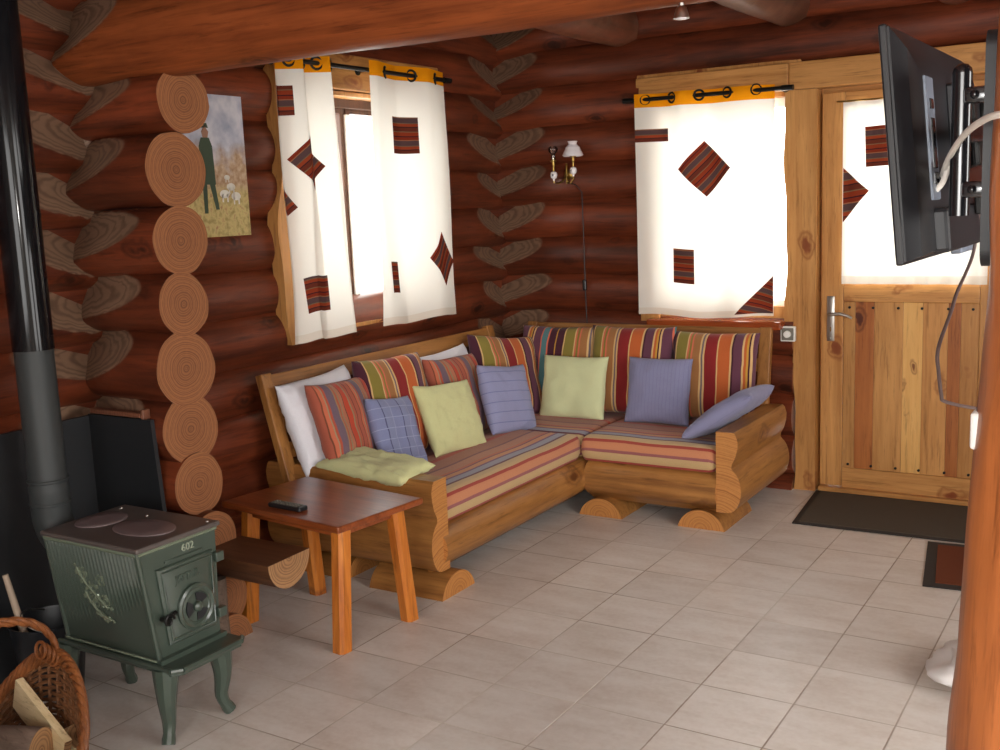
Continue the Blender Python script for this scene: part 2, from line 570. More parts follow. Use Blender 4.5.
PUR, CRE, ORA, RED, OLI, PIN, DPU, TEA, TAN, YEL, GRB = (C(104, 62, 78), C(214, 176, 120), C(192, 98, 50), C(138, 40, 40), C(138, 124, 58), C(212, 112, 84),
                                                         C(74, 36, 48), C(88, 128, 132), C(164, 112, 68), C(196, 146, 62), C(120, 104, 108))
BOLD = [(14, DPU), (3, CRE), (20, OLI), (3, CRE), (3, PIN), (4, OLI), (3, PIN), (14, TAN), (3, CRE), (4, GRB), (3, CRE), (22, RED), (2, CRE), (22, ORA), (3, CRE), (3, DPU),
        (16, PUR), (3, CRE), (4, ORA), (3, YEL), (3, DPU), (3, CRE), (16, PUR), (3, PIN), (12, TEA), (3, PIN), (14, DPU), (3, YEL)]
M['bold'] = cloth('bold_striped_cotton', BOLD, 0.62)
ROB = [(8, C(170, 90, 70)), (2, C(120, 70, 50)), (5, C(196, 106, 78)), (2, C(150, 140, 110)), (4, C(176, 84, 62)), (14, C(112, 92, 104)), (3, C(160, 126, 92)), (4, C(180, 90, 66)),
       (3, C(140, 128, 98)), (8, C(178, 112, 84)), (2, C(110, 66, 56)), (12, C(188, 72, 48)), (3, C(146, 130, 98)), (6, C(172, 92, 68)), (2, C(116, 60, 54))]
M['robust'] = cloth('red_brown_striped_cotton', ROB, 0.21, weave=420)
SEAT = [(26, C(164, 104, 78)), (3, C(146, 86, 66)), (30, C(170, 110, 82)), (6, C(172, 84, 60)), (34, C(162, 104, 80)), (4, C(150, 84, 64)), (22, C(176, 112, 82)), (10, C(178, 72, 48)), (28, C(166, 106, 80)), (4, C(128, 76, 72)), (20, C(178, 118, 88)), (5, C(186, 104, 70)), (4, C(128, 70, 78)),
        (10, C(196, 132, 88)), (5, C(122, 84, 110)), (12, C(150, 146, 156)), (4, C(110, 66, 72)), (16, C(194, 162, 118)), (5, C(160, 70, 60)), (12, C(194, 130, 94)), (4, C(150, 90, 90)), (14, C(190, 160, 114)), (4, C(156, 66, 56)), (10, C(200, 140, 90))]
M['seat'] = cloth('striped_seat_cotton', SEAT, 0.95, weave=420)
M['blue'] = cloth('blue_lavender_cotton', [(1, C(146, 148, 182))], 1.0, weave=420, vstripes=(0.055, 0.08, C(116, 120, 160)), crumple=0.4)
M['blue_check'] = cloth('blue_check_cotton', [(20, C(130, 136, 172)), (2, C(86, 88, 120)), (14, C(132, 138, 170)), (2, C(148, 154, 184))], 0.11, weave=420, vstripes=(0.05, 0.06, C(158, 166, 196)), crumple=0.3)
M['blue_plain'] = cloth('blue_grey_cotton', [(8, C(136, 136, 168)), (1, C(126, 126, 158))], 0.02, weave=420, crumple=0.4)
M['green'] = cloth('pale_green_cotton', [(1, C(214, 214, 158))], 1.0, weave=420, crumple=0.8)
M['green2'] = cloth('pale_celery_cotton', [(1, C(212, 216, 168))], 1.0, weave=420, crumple=0.3)
M['white_cloth'] = cloth('white_pillow_cotton', [(1, C(232, 230, 236))], 1.0, weave=420, crumple=0.8)
PAT = [(8, C(104, 50, 38)), (2, C(70, 40, 40)), (6, C(150, 66, 40)), (2, C(110, 90, 70)), (10, C(88, 66, 66)), (2, C(150, 100, 70)), (6, C(128, 50, 34)), (2, C(70, 36, 40)), (8, C(140, 58, 36)), (2, C(120, 96, 70))]
M['patch'] = cloth('striped_patch_cotton', PAT, 0.115, weave=700, transl=0.06)


def tile_floor():
    N = NT('beige_floor_tiles')
    ob = N.n('TexCoord').outputs['Object']
    sx = N.n('SeparateXYZ', None, Vector=ob)
    S = 0.31
    fx = N.math('DIVIDE', sx.outputs[0], S)
    fy = N.math('DIVIDE', sx.outputs[1], S)

    def edge(f):
        fr = N.math('FRACT', f)
        return N.math('MINIMUM', fr, N.math('SUBTRACT', 1.0, fr))
    d = N.math('MINIMUM', edge(fx), edge(fy))
    dn = N.n('TexNoise', None, Vector=ob, Scale=40.0, Detail=2.0).outputs[0]
    d = N.math('MULTIPLY_ADD', N.math('SUBTRACT', dn, 0.5), 0.006, d)
    g = N.ramp(d, [(0.0, (1, 1, 1, 1)), (0.004, (1, 1, 1, 1)), (0.011, (0, 0, 0, 1))])
    cell = N.n('CombineXYZ', None, X=N.math('FLOOR', fx), Y=N.math('FLOOR', fy)).outputs[0]
    wn = N.n('TexWhiteNoise', None, Vector=cell)
    sh = N.n('VectorMath', {'operation': 'MULTIPLY_ADD'}, _0=wn.outputs['Color'], _1=(9, 9, 9), _2=ob).outputs[0]
    n1 = N.n('TexNoise', None, Vector=N.n('Mapping', None, Vector=sh, Scale=(2.0, 5.0, 1)).outputs[0], Scale=2.2, Detail=5.0, Roughness=0.6).outputs[0]
    n2 = N.n('TexNoise', None, Vector=sh, Scale=55.0, Detail=3.0).outputs[0]
    f = N.math('ADD', N.math('MULTIPLY', n1, 0.75), N.math('MULTIPLY', n2, 0.25))
    col = N.ramp(f, [(0.25, lin(196, 182, 170)), (0.55, lin(218, 210, 202)), (0.8, lin(229, 224, 219))])
    v = N.math('MULTIPLY_ADD', wn.outputs['Value'], 0.12, 0.92)
    col = N.mix(1.0, col, N.n('CombineColor', None, Red=v, Green=v, Blue=v).outputs[0], 'MULTIPLY')
    gn = N.n('TexNoise', None, Vector=ob, Scale=1.4, Detail=3.0).outputs[0]
    gcol = N.ramp(gn, [(0.4, lin(150, 132, 114)), (0.62, lin(210, 202, 190))])
    col = N.mix(g, col, gcol)
    h = N.math('SUBTRACT', N.math('MULTIPLY', n2, 0.15), g)
    bp = N.bump(h, 0.35, 0.003)
    rg = N.math('MULTIPLY_ADD', g, 0.4, N.math('MULTIPLY_ADD', n1, 0.2, 0.26))
    return N.done(Base_Color=col, Roughness=rg, Normal=bp)


M['tile'] = tile_floor()
M['plaster'] = plain('pale_plaster', lin(226, 220, 210), 0.9, noisy=0.04)

# ------------------------------------------------------------------ room shell
X0, YB, XR, YN, ZC = -0.795, 2.895, 4.75, -5.1, 2.72       # log axes of the walls, ceiling


def add_log(mb, axis, ca, cz, t0, t1, r, scarfs=(), cap0=False, cap1=False, seg=40, m=(0, 1, 2), bulge=1.0, step=0.12, tone=None, r2=None):
    """one log along x or y. ca: the other horizontal coordinate, cz its height. scarfs: (tc, s, front) flat cut beside a crossing"""
    a = Vector((1, 0, 0)) if axis == 'x' else Vector((0, 1, 0))
    fr = Vector((0, 1, 0)) if axis == 'x' else Vector((1, 0, 0))
    up = Vector((0, 0, 1))
    tone = random.random() if tone is None else tone
    r2 = r if r2 is None else r2
    planes = []
    ts = set(np.round(np.linspace(t0, t1, max(2, int((t1 - t0) / step))), 4))
    for tc, s, side in scarfs:
        fu = random.uniform(0.45, 0.75)
        e0 = (fr * side + up * fu).normalized()
        L = random.uniform(0.25, 0.32)
        dc = r * random.uniform(0.42, 0.52)
        nv = (e0 + a * s * (dc / L)).normalized()
        p0 = a * (tc - s * L) + fr * ca + up * cz + e0 * r
        planes.append((nv, p0, tc, s))
        lo, hi = (tc - 0.48, tc + 0.1) if s > 0 else (tc - 0.1, tc + 0.48)
        for t in np.arange(max(t0, lo), min(t1, hi), 0.011):
            ts.add(round(float(t), 4))
    ts = sorted(ts)
    ph = random.random() * 50
    rows, flags = [], []
    for t in ts:
        k = (t - t0) / (t1 - t0)
        rb = r + (r2 - r) * k
        wob = 0.006 * math.sin(2.1 * t + ph) + 0.004 * math.sin(5.3 * t + ph * 2)
        row, fl = [], []
        for i in range(seg):
            th = 2 * PI * i / seg
            e = fr * math.cos(th) + up * math.sin(th)
            rad = rb * (1 + 0.025 * math.sin(2 * th + ph) + 0.012 * math.sin(3 * th + t * 1.7 + ph))
            rad += 0.004 * noise.noise(Vector((t * 3, th * 2, ph)))
            A = a * t + fr * (ca + wob) + up * (cz + wob * 0.6)
            cut = -0.02
            for nv, p0, tc, s in planes:
                if s * (t - tc) > 0.21 or s * (t - tc) < -0.5:
                    continue
                ne = nv.dot(e)
                if ne > 1e-4:
                    lim = nv.dot(p0 - A) / ne
                    cut = max(cut, min(0.02, rad - lim))
                    if lim < rad:
                        rad = max(lim, 0.3 * rb)
            row.append(mb.vert(A + e * rad, (rad, t), tone))
            if planes:
                mb.cut[row[-1]] = cut
            fl.append(cut)
        rows.append(row)
        flags.append(fl)
    for j in range(len(ts) - 1):
        for i in range(seg):
            k = (i + 1) % seg
            q = (rows[j][i], rows[j][k], rows[j + 1][k], rows[j + 1][i])
            mb.face(q, m[0])
    for c, j in ((cap0, 0), (cap1, -1)):
        if not c:
            continue
        t = ts[j]
        base = [Vector(mb.v[i]) for i in rows[j]]
        cen = sum(base, Vector()) / seg
        prev = None
        nr = 6
        ctr = mb.vert(cen, (0.004, 0), tone)
        for q in range(1, nr + 1):
            f = q / nr
            ring = [mb.vert(cen + (p - cen) * f + a * (0.0), ((p - cen).length * f, 0), tone) for p in base]
            for i in range(seg):
                k = (i + 1) % seg
                if prev is None:
                    mb.face((ctr, ring[i], ring[k]), m[2])
                else:
                    mb.face((prev[i], ring[i], ring[k], prev[k]), m[2])
            prev = ring


# floor and ceiling
mb = MB()
mb.box((-1.0, YN - 0.2, -0.12), (XR + 0.2, 3.1, 0.0), 0.0)
struct(mesh('floor', mb, M['tile'], origin=(0, 0, 0)))
mb = MB()
nb = 40
for i in range(nb):
    x0 = -1.0 + i * (XR + 1.2) / nb
    mb.box((x0, YN - 0.2, ZC), (x0 + (XR + 1.2) / nb - 0.004, 3.1, ZC + 0.06), 0.006, tone=random.random(), seg=1)
struct(mesh('ceiling', mb, M['log_y']))

CO = 0.22
LEFT_Z = [0.05 + 0.11 - 0.22 + CO * k for k in range(0, 14)]       # course centres, left wall: grooves at 1.05, 1.27 ...
BACK_Z = [0.955 + 0.11 - 0.22 * 5 + CO * k for k in range(0, 14)]
WLY0, WLY1, WLZ0, WLZ1 = 0.90, 2.02, 1.05, 2.15                   # left window opening
# left wall
mb = MB()
for z in LEFT_Z:
    if z > ZC + 0.1:
        continue
    sc_b = (2.76, 1, 1)
    sc_n = (-0.28, 1, 1)
    r = random.uniform(0.13, 0.138)
    if WLZ0 < z < WLZ1:
        add_log(mb, 'y', X0, z, -1.6, WLY0, r, [sc_n], cap1=True)
        add_log(mb, 'y', X0, z, WLY1, 3.05, r, [sc_b], cap0=True)
    else:
        add_log(mb, 'y', X0, z, -1.6, 3.05, r, [sc_n, sc_b])
    add_log(mb, 'y', X0, z, YN - 0.1, -1.6, r, seg=16, step=0.4)
for lo, hi in (((-0.83, YN - 0.1, 0), (-0.755, WLY0 - 0.03, ZC)), ((-0.83, WLY1 + 0.03, 0), (-0.755, 3.05, ZC)), ((-0.83, WLY0 - 0.03, 0), (-0.755, WLY1 + 0.03, WLZ0 - 0.03)), ((-0.83, WLY0 - 0.03, WLZ1 + 0.03), (-0.755, WLY1 + 0.03, ZC))):
    mb.box(lo, hi, 0)
struct(mesh('wall_left', mb, [M['log_y'], M['scarf'], M['end']], origin=(X0, 0, 0)))
# back wall
WBX0, WBX1, WBZ0, WBZ1 = 0.25, 1.06, 0.955, 2.275
DX0, DX1, DZ1 = 1.24, 2.12, 2.12
mb = MB()
for z in BACK_Z:
    if z > ZC + 0.1:
        continue
    sc = (-0.66, -1, -1)
    r = random.uniform(0.13, 0.138)
    if z > 2.275:
        add_log(mb, 'x', YB, z, -0.95, XR + 0.1, r, [sc])
    elif z > WBZ0:
        add_log(mb, 'x', YB, z, -0.95, WBX0, r, [sc], cap1=True)
        add_log(mb, 'x', YB, z, 2.26, XR + 0.1, r, cap0=True)
    else:
        add_log(mb, 'x', YB, z, -0.95, 1.12, r, [sc], cap1=True)
        add_log(mb, 'x', YB, z, 2.26, XR + 0.1, r, cap0=True)
for lo, hi in (((-0.95, 2.855, 0), (0.22, 2.93, ZC)), ((0.22, 2.855, 0), (1.10, 2.93, WBZ0 - 0.03)), ((0.22, 2.855, 2.29), (2.29, 2.93, ZC)), ((2.29, 2.855, 0), (XR, 2.93, ZC))):
    mb.box(lo, hi, 0)
struct(mesh('wall_back', mb, [M['log_x'], M['scarf'], M['end']], origin=(0, YB, 0)))
# right and near walls, behind the camera's view: pale plaster with large windows
mb = MB()
for lo, hi in (((XR, YN - 0.15, 0), (XR + 0.15, -2.6, ZC)), ((XR, 0.2, 0), (XR + 0.15, 3.05, ZC)), ((XR, -2.6, 0), (XR + 0.15, 0.2, 0.6)), ((XR, -2.6, 2.3), (XR + 0.15, 0.2, ZC))):
    mb.box(lo, hi, 0)
struct(mesh('wall_right', mb, M['plaster']))
mb = MB()
for lo, hi in (((-1.0, YN - 0.15, 0), (1.75, YN, ZC)), ((4.45, YN - 0.15, 0), (XR, YN, ZC)), ((1.75, YN - 0.15, 0), (4.45, YN, 0.8)), ((1.75, YN - 0.15, 2.3), (4.45, YN, ZC))):
    mb.box(lo, hi, 0)
struct(mesh('wall_near', mb, M['plaster']))

# stub wall of seven logs and a bit, ends showing
YS = -0.155
mb = MB()
stub = [(0.00, -0.15, 0.105, -0.155), (0.17, -0.15, 0.120, -0.19), (0.385, -0.165, 0.128, -0.20), (0.62, -0.175, 0.118, -0.24), (0.832, -0.185, 0.131, -0.245), (1.06, -0.185, 0.138, -0.245),
        (1.295, -0.17, 0.116, -0.24), (1.525, -0.16, 0.126, -0.245), (1.775, -0.15, 0.136, -0.25), (2.02, -0.10, 0.118, -0.245)]
for k, (z, y, r, xe) in enumerate(stub):
    add_log(mb, 'x', y, z, -0.9, xe + 0.004 * (k % 2), r, [(-0.655, -1, -1)] if z > 0.75 else [], cap1=True, seg=48, step=0.03)
struct(mesh('wall_stove', mb, [M['log_x'], M['scarf'], M['end']], origin=(-0.5, YS, 0)))

# big beam over the stub wall, joists on it, post under it
mb = MB()
add_log(mb, 'x', -0.13, 2.262, -0.9, XR + 0.05, 0.158, [(-0.655, -1, -1)], seg=56, step=0.06, tone=0.6)
struct(mesh('ceiling_beam', mb, [M['beam_x'], M['scarf'], M['end']]), 'thick orange log beam crossing the room under the joists', 'beam')
for x, lb in ((0.12, 'dark joist log above the gap between the two windows'), (1.07, 'middle joist log ending above the back window'), (1.885, 'joist log ending above the door'), (3.1, None), (4.1, None)):
    mb = MB()
    add_log(mb, 'y', x, 2.575, YN - 0.1, 2.86, 0.125, seg=32, step=0.1, tone=random.random())
    struct(mesh('ceiling_joist', mb, [M['log_y'], M['scarf'], M['end']]), lb, 'joist' if lb else None)
mb = MB()
PX, PY = 2.683, -0.92
for_r = []
zs = np.linspace(0, ZC, 60)


def post_pt(u, v):
    z = v * ZC
    a = 2 * PI * u
    r = 0.131 + 0.058 / (1 + math.exp((z - 0.93) * 5.0)) + 0.009 * noise.noise(Vector((math.cos(a), math.sin(a), z * 2.2))) + 0.006 * noise.noise(Vector((math.cos(a) * 3, math.sin(a) * 3, z * 6)))
    return (PX + r * math.cos(a), PY + r * math.sin(a), z)


mb.grid(post_pt, 48, 70, wrapu=True)
struct(mesh('log_post', mb, wood('orange_log_post', lin(122, 62, 28), lin(194, 116, 62), 'z', rough=0.4, coat=0.15, fine=26, stretch=14, knots=0.5, kcol=lin(110, 50, 22)), origin=(PX, PY, 0)),
       'orange debarked log post at the right edge of the view', 'post')


# ------------------------------------------------------------------ windows and door
def frame_mb(fn, a0, a1, b0, b1, w, d0, d1, bev=0.004, sides='lrtb'):
    """rectangular frame; fn maps (a, b, d) to the world"""
    mb = MB()

    def bx(p, q):
        A, B = Vector(fn(*p)), Vector(fn(*q))
        lo = [min(A[i], B[i]) for i in range(3)]
        hi = [max(A[i], B[i]) for i in range(3)]
        mb.box(lo, hi, bev)
    if 'l' in sides:
        bx((a0, b0, d0), (a0 + w, b1, d1))
    if 'r' in sides:
        bx((a1 - w, b0, d0), (a1, b1, d1))
    if 't' in sides:
        bx((a0 + w, b1 - w, d0), (a1 - w, b1, d1))
    if 'b' in sides:
        bx((a0 + w, b0, d0), (a1 - w, b0 + w, d1))
    return mb


fl = lambda a, b, d: (d, a, b)          # left wall: a = y, b = z, d = x
fb = lambda a, b, d: (a, d, b)          # back wall: a = x, b = z, d = y

# window 1, in the left wall
w1 = thing('window_1', 'casement window of the left wall between two cream curtains', 'window', (-0.80, 1.46, WLZ0))
struct(w1)
mesh('window_frame', frame_mb(fl, WLY0 - 0.02, WLY1 + 0.02, WLZ0 - 0.035, WLZ1 + 0.02, 0.05, -0.86, -0.76), M['dark_frame'], w1)
for a0, a1 in ((WLY0 + 0.05, 1.455), (1.465, WLY1 - 0.05)):
    s = mesh('sash', frame_mb(fl, a0, a1, WLZ0 - 0.005, WLZ1 - 0.02, 0.034, -0.835, -0.785), M['dark_frame'], w1)
    mb = MB()
    mb.box((-0.813, a0 + 0.02, WLZ0 + 0.03), (-0.809, a1 - 0.02, WLZ1 - 0.07), 0)
    mesh('pane', mb, M['glass'], s)
mb = MB()
mb.box((-0.785, 1.445, WLZ0 + 0.06), (-0.765, 1.475, WLZ1 - 0.06), 0.003)
st = mesh('lock_stile', mb, M['white_plastic'], w1)
mb = MB()
mb.box((-0.766, 1.45, 1.64), (-0.758, 1.475, 1.76), 0.003)
mb.tube([(-0.76, 1.462, 1.71), (-0.735, 1.462, 1.71), (-0.728, 1.475, 1.71), (-0.728, 1.535, 1.708)], 0.008, 8)
mesh('handle', mb, M['chrome'], st)
mesh('lining', frame_mb(fl, WLY0 - 0.025, WLY1 + 0.025, WLZ0 - 0.025, WLZ1 + 0.035, 0.022, -0.93, -0.66), M['pine_z'], w1)
mb = MB()          # side casing with a natural wavy edge
zz = np.linspace(1.0, 2.36, 30)
poly = [(0.79 - 0.028 * math.sin(5.2 * z + 0.6) - 0.012 * math.sin(13 * z), z) for z in zz] + [(0.885, 2.36), (0.885, 1.0)]
mb.prism(poly, lambda a, b, h: (h, a, b), -0.70, -0.635)
mesh('casing', mb, M['pine_z'], w1)
mb = MB()
mb.box((-0.70, 0.87, 2.19), (-0.64, 2.10, 2.36), 0.006)
mesh('casing', mb, M['pine_y'], w1)
mb = MB()
mb.box((-0.72, 2.03, 1.0), (-0.66, 2.11, 2.19), 0.006)
mesh('casing', mb, M['pine_z'], w1)
mb = MB()
mb.box((-0.84, WLY0 - 0.01, WLZ0 - 0.045), (-0.665, WLY1 + 0.01, WLZ0 - 0.015), 0.005)
mesh('window_sill', mb, M['sill_x'], w1)

# window 2, in the back wall
w2 = thing('window_2', 'window of the back wall left of the door', 'window', (0.65, 2.86, WBZ0))
struct(w2)
mesh('window_frame', frame_mb(fb, WBX0, WBX1 + 0.09, WBZ0 - 0.02, WBZ1 - 0.1, 0.07, 2.80, 2.94), M['pine_z'], w2)
s = mesh('sash', frame_mb(fb, WBX0 + 0.07, WBX1 + 0.07, WBZ0 + 0.03, WBZ1 - 0.17, 0.05, 2.84, 2.89), M['white_plastic'], w2)
mb = MB()
mb.box((WBX0 + 0.1, 2.863, WBZ0 + 0.05), (WBX1 + 0.03, 2.867, WBZ1 - 0.2), 0)
mesh('pane', mb, M['glass'], s)
mesh('lining', frame_mb(fb, WBX0 - 0.025, WBX1 + 0.09, WBZ0 - 0.03, 2.29, 0.022, 2.80, 3.03), M['pine_z'], w2)
mb = MB()
mb.box((WBX0 - 0.02, 2.77, 2.13), (1.09, 2.83, 2.27), 0.006)
mesh('casing', mb, M['pine_x'], w2)
mb = MB()
mb.box((WBX0 - 0.02, 2.78, 0.90), (WBX0 + 0.10, 2.83, 2.13), 0.006)
mesh('casing', mb, M['pine_z'], w2)
mb = MB()
mb.box((0.30, 2.70, 0.885), (1.075, 2.84, 0.93), 0.008)
mesh('window_sill', mb, M['sill_x'], w2)

# door casing and door
mb = MB()
zz = np.linspace(0, 2.13, 36)
poly = [(1.075 + (0.05 if z < 0.86 else 0.0) * min(1, (0.86 - z) / 0.06 if z < 0.86 else 0) + 0.008 * math.sin(6 * z) + 0.004 * math.sin(17 * z), z) for z in zz] + [(1.238, 2.13), (1.238, 0)]
mb.prism(poly, lambda a, b, h: (a, h, b), 2.785, 2.95)
mb.box((1.20, 2.89, 0), (1.275, 2.95, 2.13), 0.003)
struct(mesh('trim_1', mb, M['pine_z']), 'pine door post with a wavy left edge', 'door post')
mb = MB()
mb.box((1.09, 2.785, 2.132), (2.30, 2.93, 2.272), 0.006)
mb.box((1.20, 2.89, 2.09), (2.20, 2.94, 2.14), 0.003)
struct(mesh('trim_2', mb, M['pine_x']), 'wide pine board above the door', 'trim')
mb = MB()
mb.box((2.122, 2.785, 0), (2.28, 2.95, 2.13), 0.006)
mb.box((2.10, 2.89, 0), (2.16, 2.95, 2.13), 0.003)
struct(mesh('trim_3', mb, M['pine_z']))
d1 = thing('door_1', 'pine plank door with a curtained upper pane', 'door', (1.68, 2.85, 0))
struct(d1)
dy0, dy1 = 2.835, 2.885
mb = MB()
mb.box((1.252, dy0, 0.03), (1.368, dy1, 2.105), 0.004, tone=0.7)
mesh('stile', mb, M['pine_z'], d1)
mb = MB()
mb.box((2.03, dy0, 0.03), (2.112, dy1, 2.105), 0.004, tone=0.3)
mesh('stile', mb, M['pine_z'], d1)
for z0, z1 in ((0.022, 0.135), (1.03, 1.128), (2.025, 2.105)):
    mb = MB()
    mb.box((1.369, dy0, z0), (2.029, dy1, z1), 0.004, tone=0.6)
    mesh('rail', mb, M['pine_x'], d1)
xs = [1.369, 1.43, 1.525, 1.67, 1.765, 1.885, 1.945, 2.03]
mk = ['pine_z', 'redpine_z', 'pine_z', 'palepine_z', 'pine_z', 'redpine_z', 'pine_z']
for i in range(7):
    mb = MB()
    mb.box((xs[i], dy0 + 0.006, 0.135), (xs[i + 1], dy1 - 0.008, 1.03), 0.003, tone=0.2 + 0.1 * (i * 5 % 7))
    mesh('plank', mb, M[mk[i]], d1)
mb = MB()
for x in (1.40, 1.52, 1.645, 1.76, 1.885, 2.0):
    for z in (0.155, 1.0):
        mb.lathe([(0.0001, -0.004), (0.007, -0.004), (0.007, 0.002)], (x, dy0 + 0.004, z), (0, 1, 0), 10)
mesh('nail_heads', mb, M['iron'], d1)['kind'] = 'stuff'
mb = MB()
mb.box((1.355, 2.862, 1.11), (2.045, 2.867, 2.04), 0)
mesh('pane', mb, M['glass'], d1)
mb = MB()
mb.box((1.285, dy0 - 0.008, 0.82), (1.325, dy0, 1.06), 0.004)
mb.ball((1.305, dy0 - 0.008, 1.045), 0.006)
mb.ball((1.305, dy0 - 0.008, 0.835), 0.006)
h = mesh('handle_plate', mb, M['chrome'], d1)
mb = MB()
mb.tube([(1.305, dy0 - 0.005, 0.965), (1.305, dy0 - 0.045, 0.965), (1.315, dy0 - 0.055, 0.967), (1.36, dy0 - 0.055, 0.972), (1.40, dy0 - 0.052, 0.963), (1.425, dy0 - 0.05, 0.95)], [0.009, 0.009, 0.009, 0.009, 0.008, 0.007], 10)
mesh('lever', mb, M['chrome'], h)
mb = MB()
mb.box((1.302, dy0 - 0.0095, 0.872), (1.308, dy0 - 0.0075, 0.896), 0.001)
mesh('keyhole', mb, M['brass'], h)
mb = MB()
mb.box((1.25, 2.80, 0.0), (2.115, 2.92, 0.026), 0.004)
struct(mesh('trim_4', mb, M['pine_x']))


# ------------------------------------------------------------------ curtains
def curtain(name, label, S, patches, header, grommets, mat_axis, rod_r=0.014, hem=0.03, group=None, base=None, nu=90, nv=30):
    """S(u, v, off) is the cloth; v = 0 bottom, 1 top"""
    t = thing(name, label, 'curtain', base, group=group)
    hv = header
    mb = MB()
    mb.grid(lambda u, v: S(u, hem + (hv - hem) * v, 0), nu, nv)
    mesh('panel', mb, M['curtain'], t)
    mb = MB()
    mb.grid(lambda u, v: S(u, hem * v, 0), nu, 2)
    mesh('hem', mb, M['curtain_hem'], t)
    if hv < 1:
        mb = MB()
        mb.grid(lambda u, v: S(u, hv + (1 - hv) * v, 0), nu, 4)
        mesh('header_band', mb, M['curtain_head'], t)
    for cu, cv, w, hgt, ang, W, H in patches:
        mb = MB()

        def P(a, b):
            x, y = (a - 0.5) * w, (b - 0.5) * hgt
            X = x * math.cos(ang) - y * math.sin(ang)
            Y = x * math.sin(ang) + y * math.cos(ang)
            return S(cu + X / W, cv + Y / H, 0.0035)
        if w > 0:
            mb.grid(P, 22, 22, uvfn=lambda a, b: (b * hgt, a * w))
            mesh('patch', mb, M['patch'], t)
    for g in grommets:
        mb = MB()
        c, ax, r = g
        ax = Vector(ax).normalized()
        x = ax.orthogonal().normalized()
        y = ax.cross(x)
        mb.tube([Vector(c) + (x * math.cos(k * PI / 12) + y * math.sin(k * PI / 12)) * r for k in range(25)], 0.006, 8, caps=False)
        mesh('grommet', mb, M['iron'], t)
    return t


# side window: two gathered panels
def foldS(y0, y1, z0, z1, fold, ph, x0, topsq=0.0, amp=0.035):
    """a gathered panel hanging along y in front of x0"""
    def S(u, v, off):
        sq = 1 - topsq * v
        yc = y0 if topsq >= 0 else y1
        y = y0 + (y1 - y0) * u * sq + 0.010 * math.sin(7 * v + 9 * u) * (1 - v)
        a = amp * (0.75 + 0.25 * v)
        k = fold * u + ph
        tri = 2 / PI * math.asin(0.985 * math.sin(2 * PI * k))
        x = x0 + a * tri + 0.008 * math.sin(5 * v + 11 * u) * (1 - v)
        z = z0 + (z1 - z0) * v + 0.008 * math.sin(2 * PI * (fold * u + ph)) * (1 - v)
        d = Vector((1, 0, 0))
        return (x + off, y, z)
    return S


SL = foldS(0.765, 1.215, 1.015, 2.315, 2.0, 0.62, -0.57, 0.18, amp=0.045)
Wd, Hd = 0.45, 1.30
curtain('curtain', 'left cream curtain of the side window, gathered in deep folds', SL,
        [(0.10, 0.84, 0.09, 0.13, 0.0, Wd, Hd), (0.40, 0.63, 0.17, 0.20, 0.75, Wd, Hd), (0.05, 0.50, 0.06, 0.12, 0.6, Wd, Hd), (0.38, 0.165, 0.19, 0.165, 0.03, Wd, Hd)],
        0.945, [((-0.57 + 0.0, y, 2.285), (0.85, s * 0.5, 0), 0.027) for y, s in ((0.835, -1), (0.928, 1), (1.021, -1), (1.114, 1))], 'y', base=(-0.57, 1.03, 1.015))
SRr = foldS(1.385, 2.10, 1.015, 2.33, 1.6, 0.15, -0.57, 0.03, amp=0.03)
Wd2 = 0.715
curtain('curtain', 'right cream curtain of the side window, nearer the corner', SRr,
        [(0.42, 0.735, 0.21, 0.185, 0.0, Wd2, 1.315), (0.18, 0.185, 0.10, 0.16, 0.0, Wd2, 1.315), (0.80, 0.235, 0.20, 0.22, 0.75, Wd2, 1.315)],
        0.945, [((-0.57, y, 2.285), (0.85, s * 0.5, 0), 0.027) for y, s in ((1.533, 1), (1.75, -1), (1.966, 1))], 'y', base=(-0.57, 1.78, 1.015))


def rod(name, label, p, q, r, brk, wall):
    t = thing(name, label, 'curtain rod', tuple((Vector(p) + Vector(q)) / 2))
    mb = MB()
    mb.tube([p, q], r, 12)
    mesh('pole', mb, M['iron'], t)
    d = (Vector(q) - Vector(p)).normalized()
    for e, s in ((p, -1), (q, 1)):
        mb = MB()
        mb.lathe([(0.0001, 0.03), (r * 1.3, 0.03), (r * 1.35, 0.0), (r * 1.35, -0.03), (0.0001, -0.03)], tuple(Vector(e)), tuple(d * s), 12)
        mesh('finial', mb, M['iron'], t)
    for b in brk:
        mb = MB()
        w = wall(b)
        mb.tube([b, w], 0.007, 8)
        mb.lathe([(0.02, 0), (0.02, 0.006)], w, tuple((Vector(b) - Vector(w)).normalized()), 14)
        mesh('bracket', mb, M['iron'], t)


rod('curtain_rod', 'black curtain rod along the side window', (-0.57, 0.74, 2.285), (-0.57, 2.08, 2.285), 0.011, [(-0.57, 1.40, 2.285), (-0.57, 0.79, 2.285)], lambda b: (-0.64, b[1], b[2] + 0.0))


# back window: one flat panel
def SB(u, v, off):
    x = 0.245 + 0.78 * u
    k = 2 * PI * 2.474 * u - 1.155
    y = 2.735 + 0.022 * math.sin(k) * (0.55 + 0.45 * v) + 0.006 * math.sin(23 * u + 3 * v)
    z = 0.955 + 1.225 * v - 0.012 * math.sin(PI * u) * (1 - v) + 0.006 * math.sin(9 * u) * (1 - v) - 0.012 * u * v
    return (x, y - off, z)


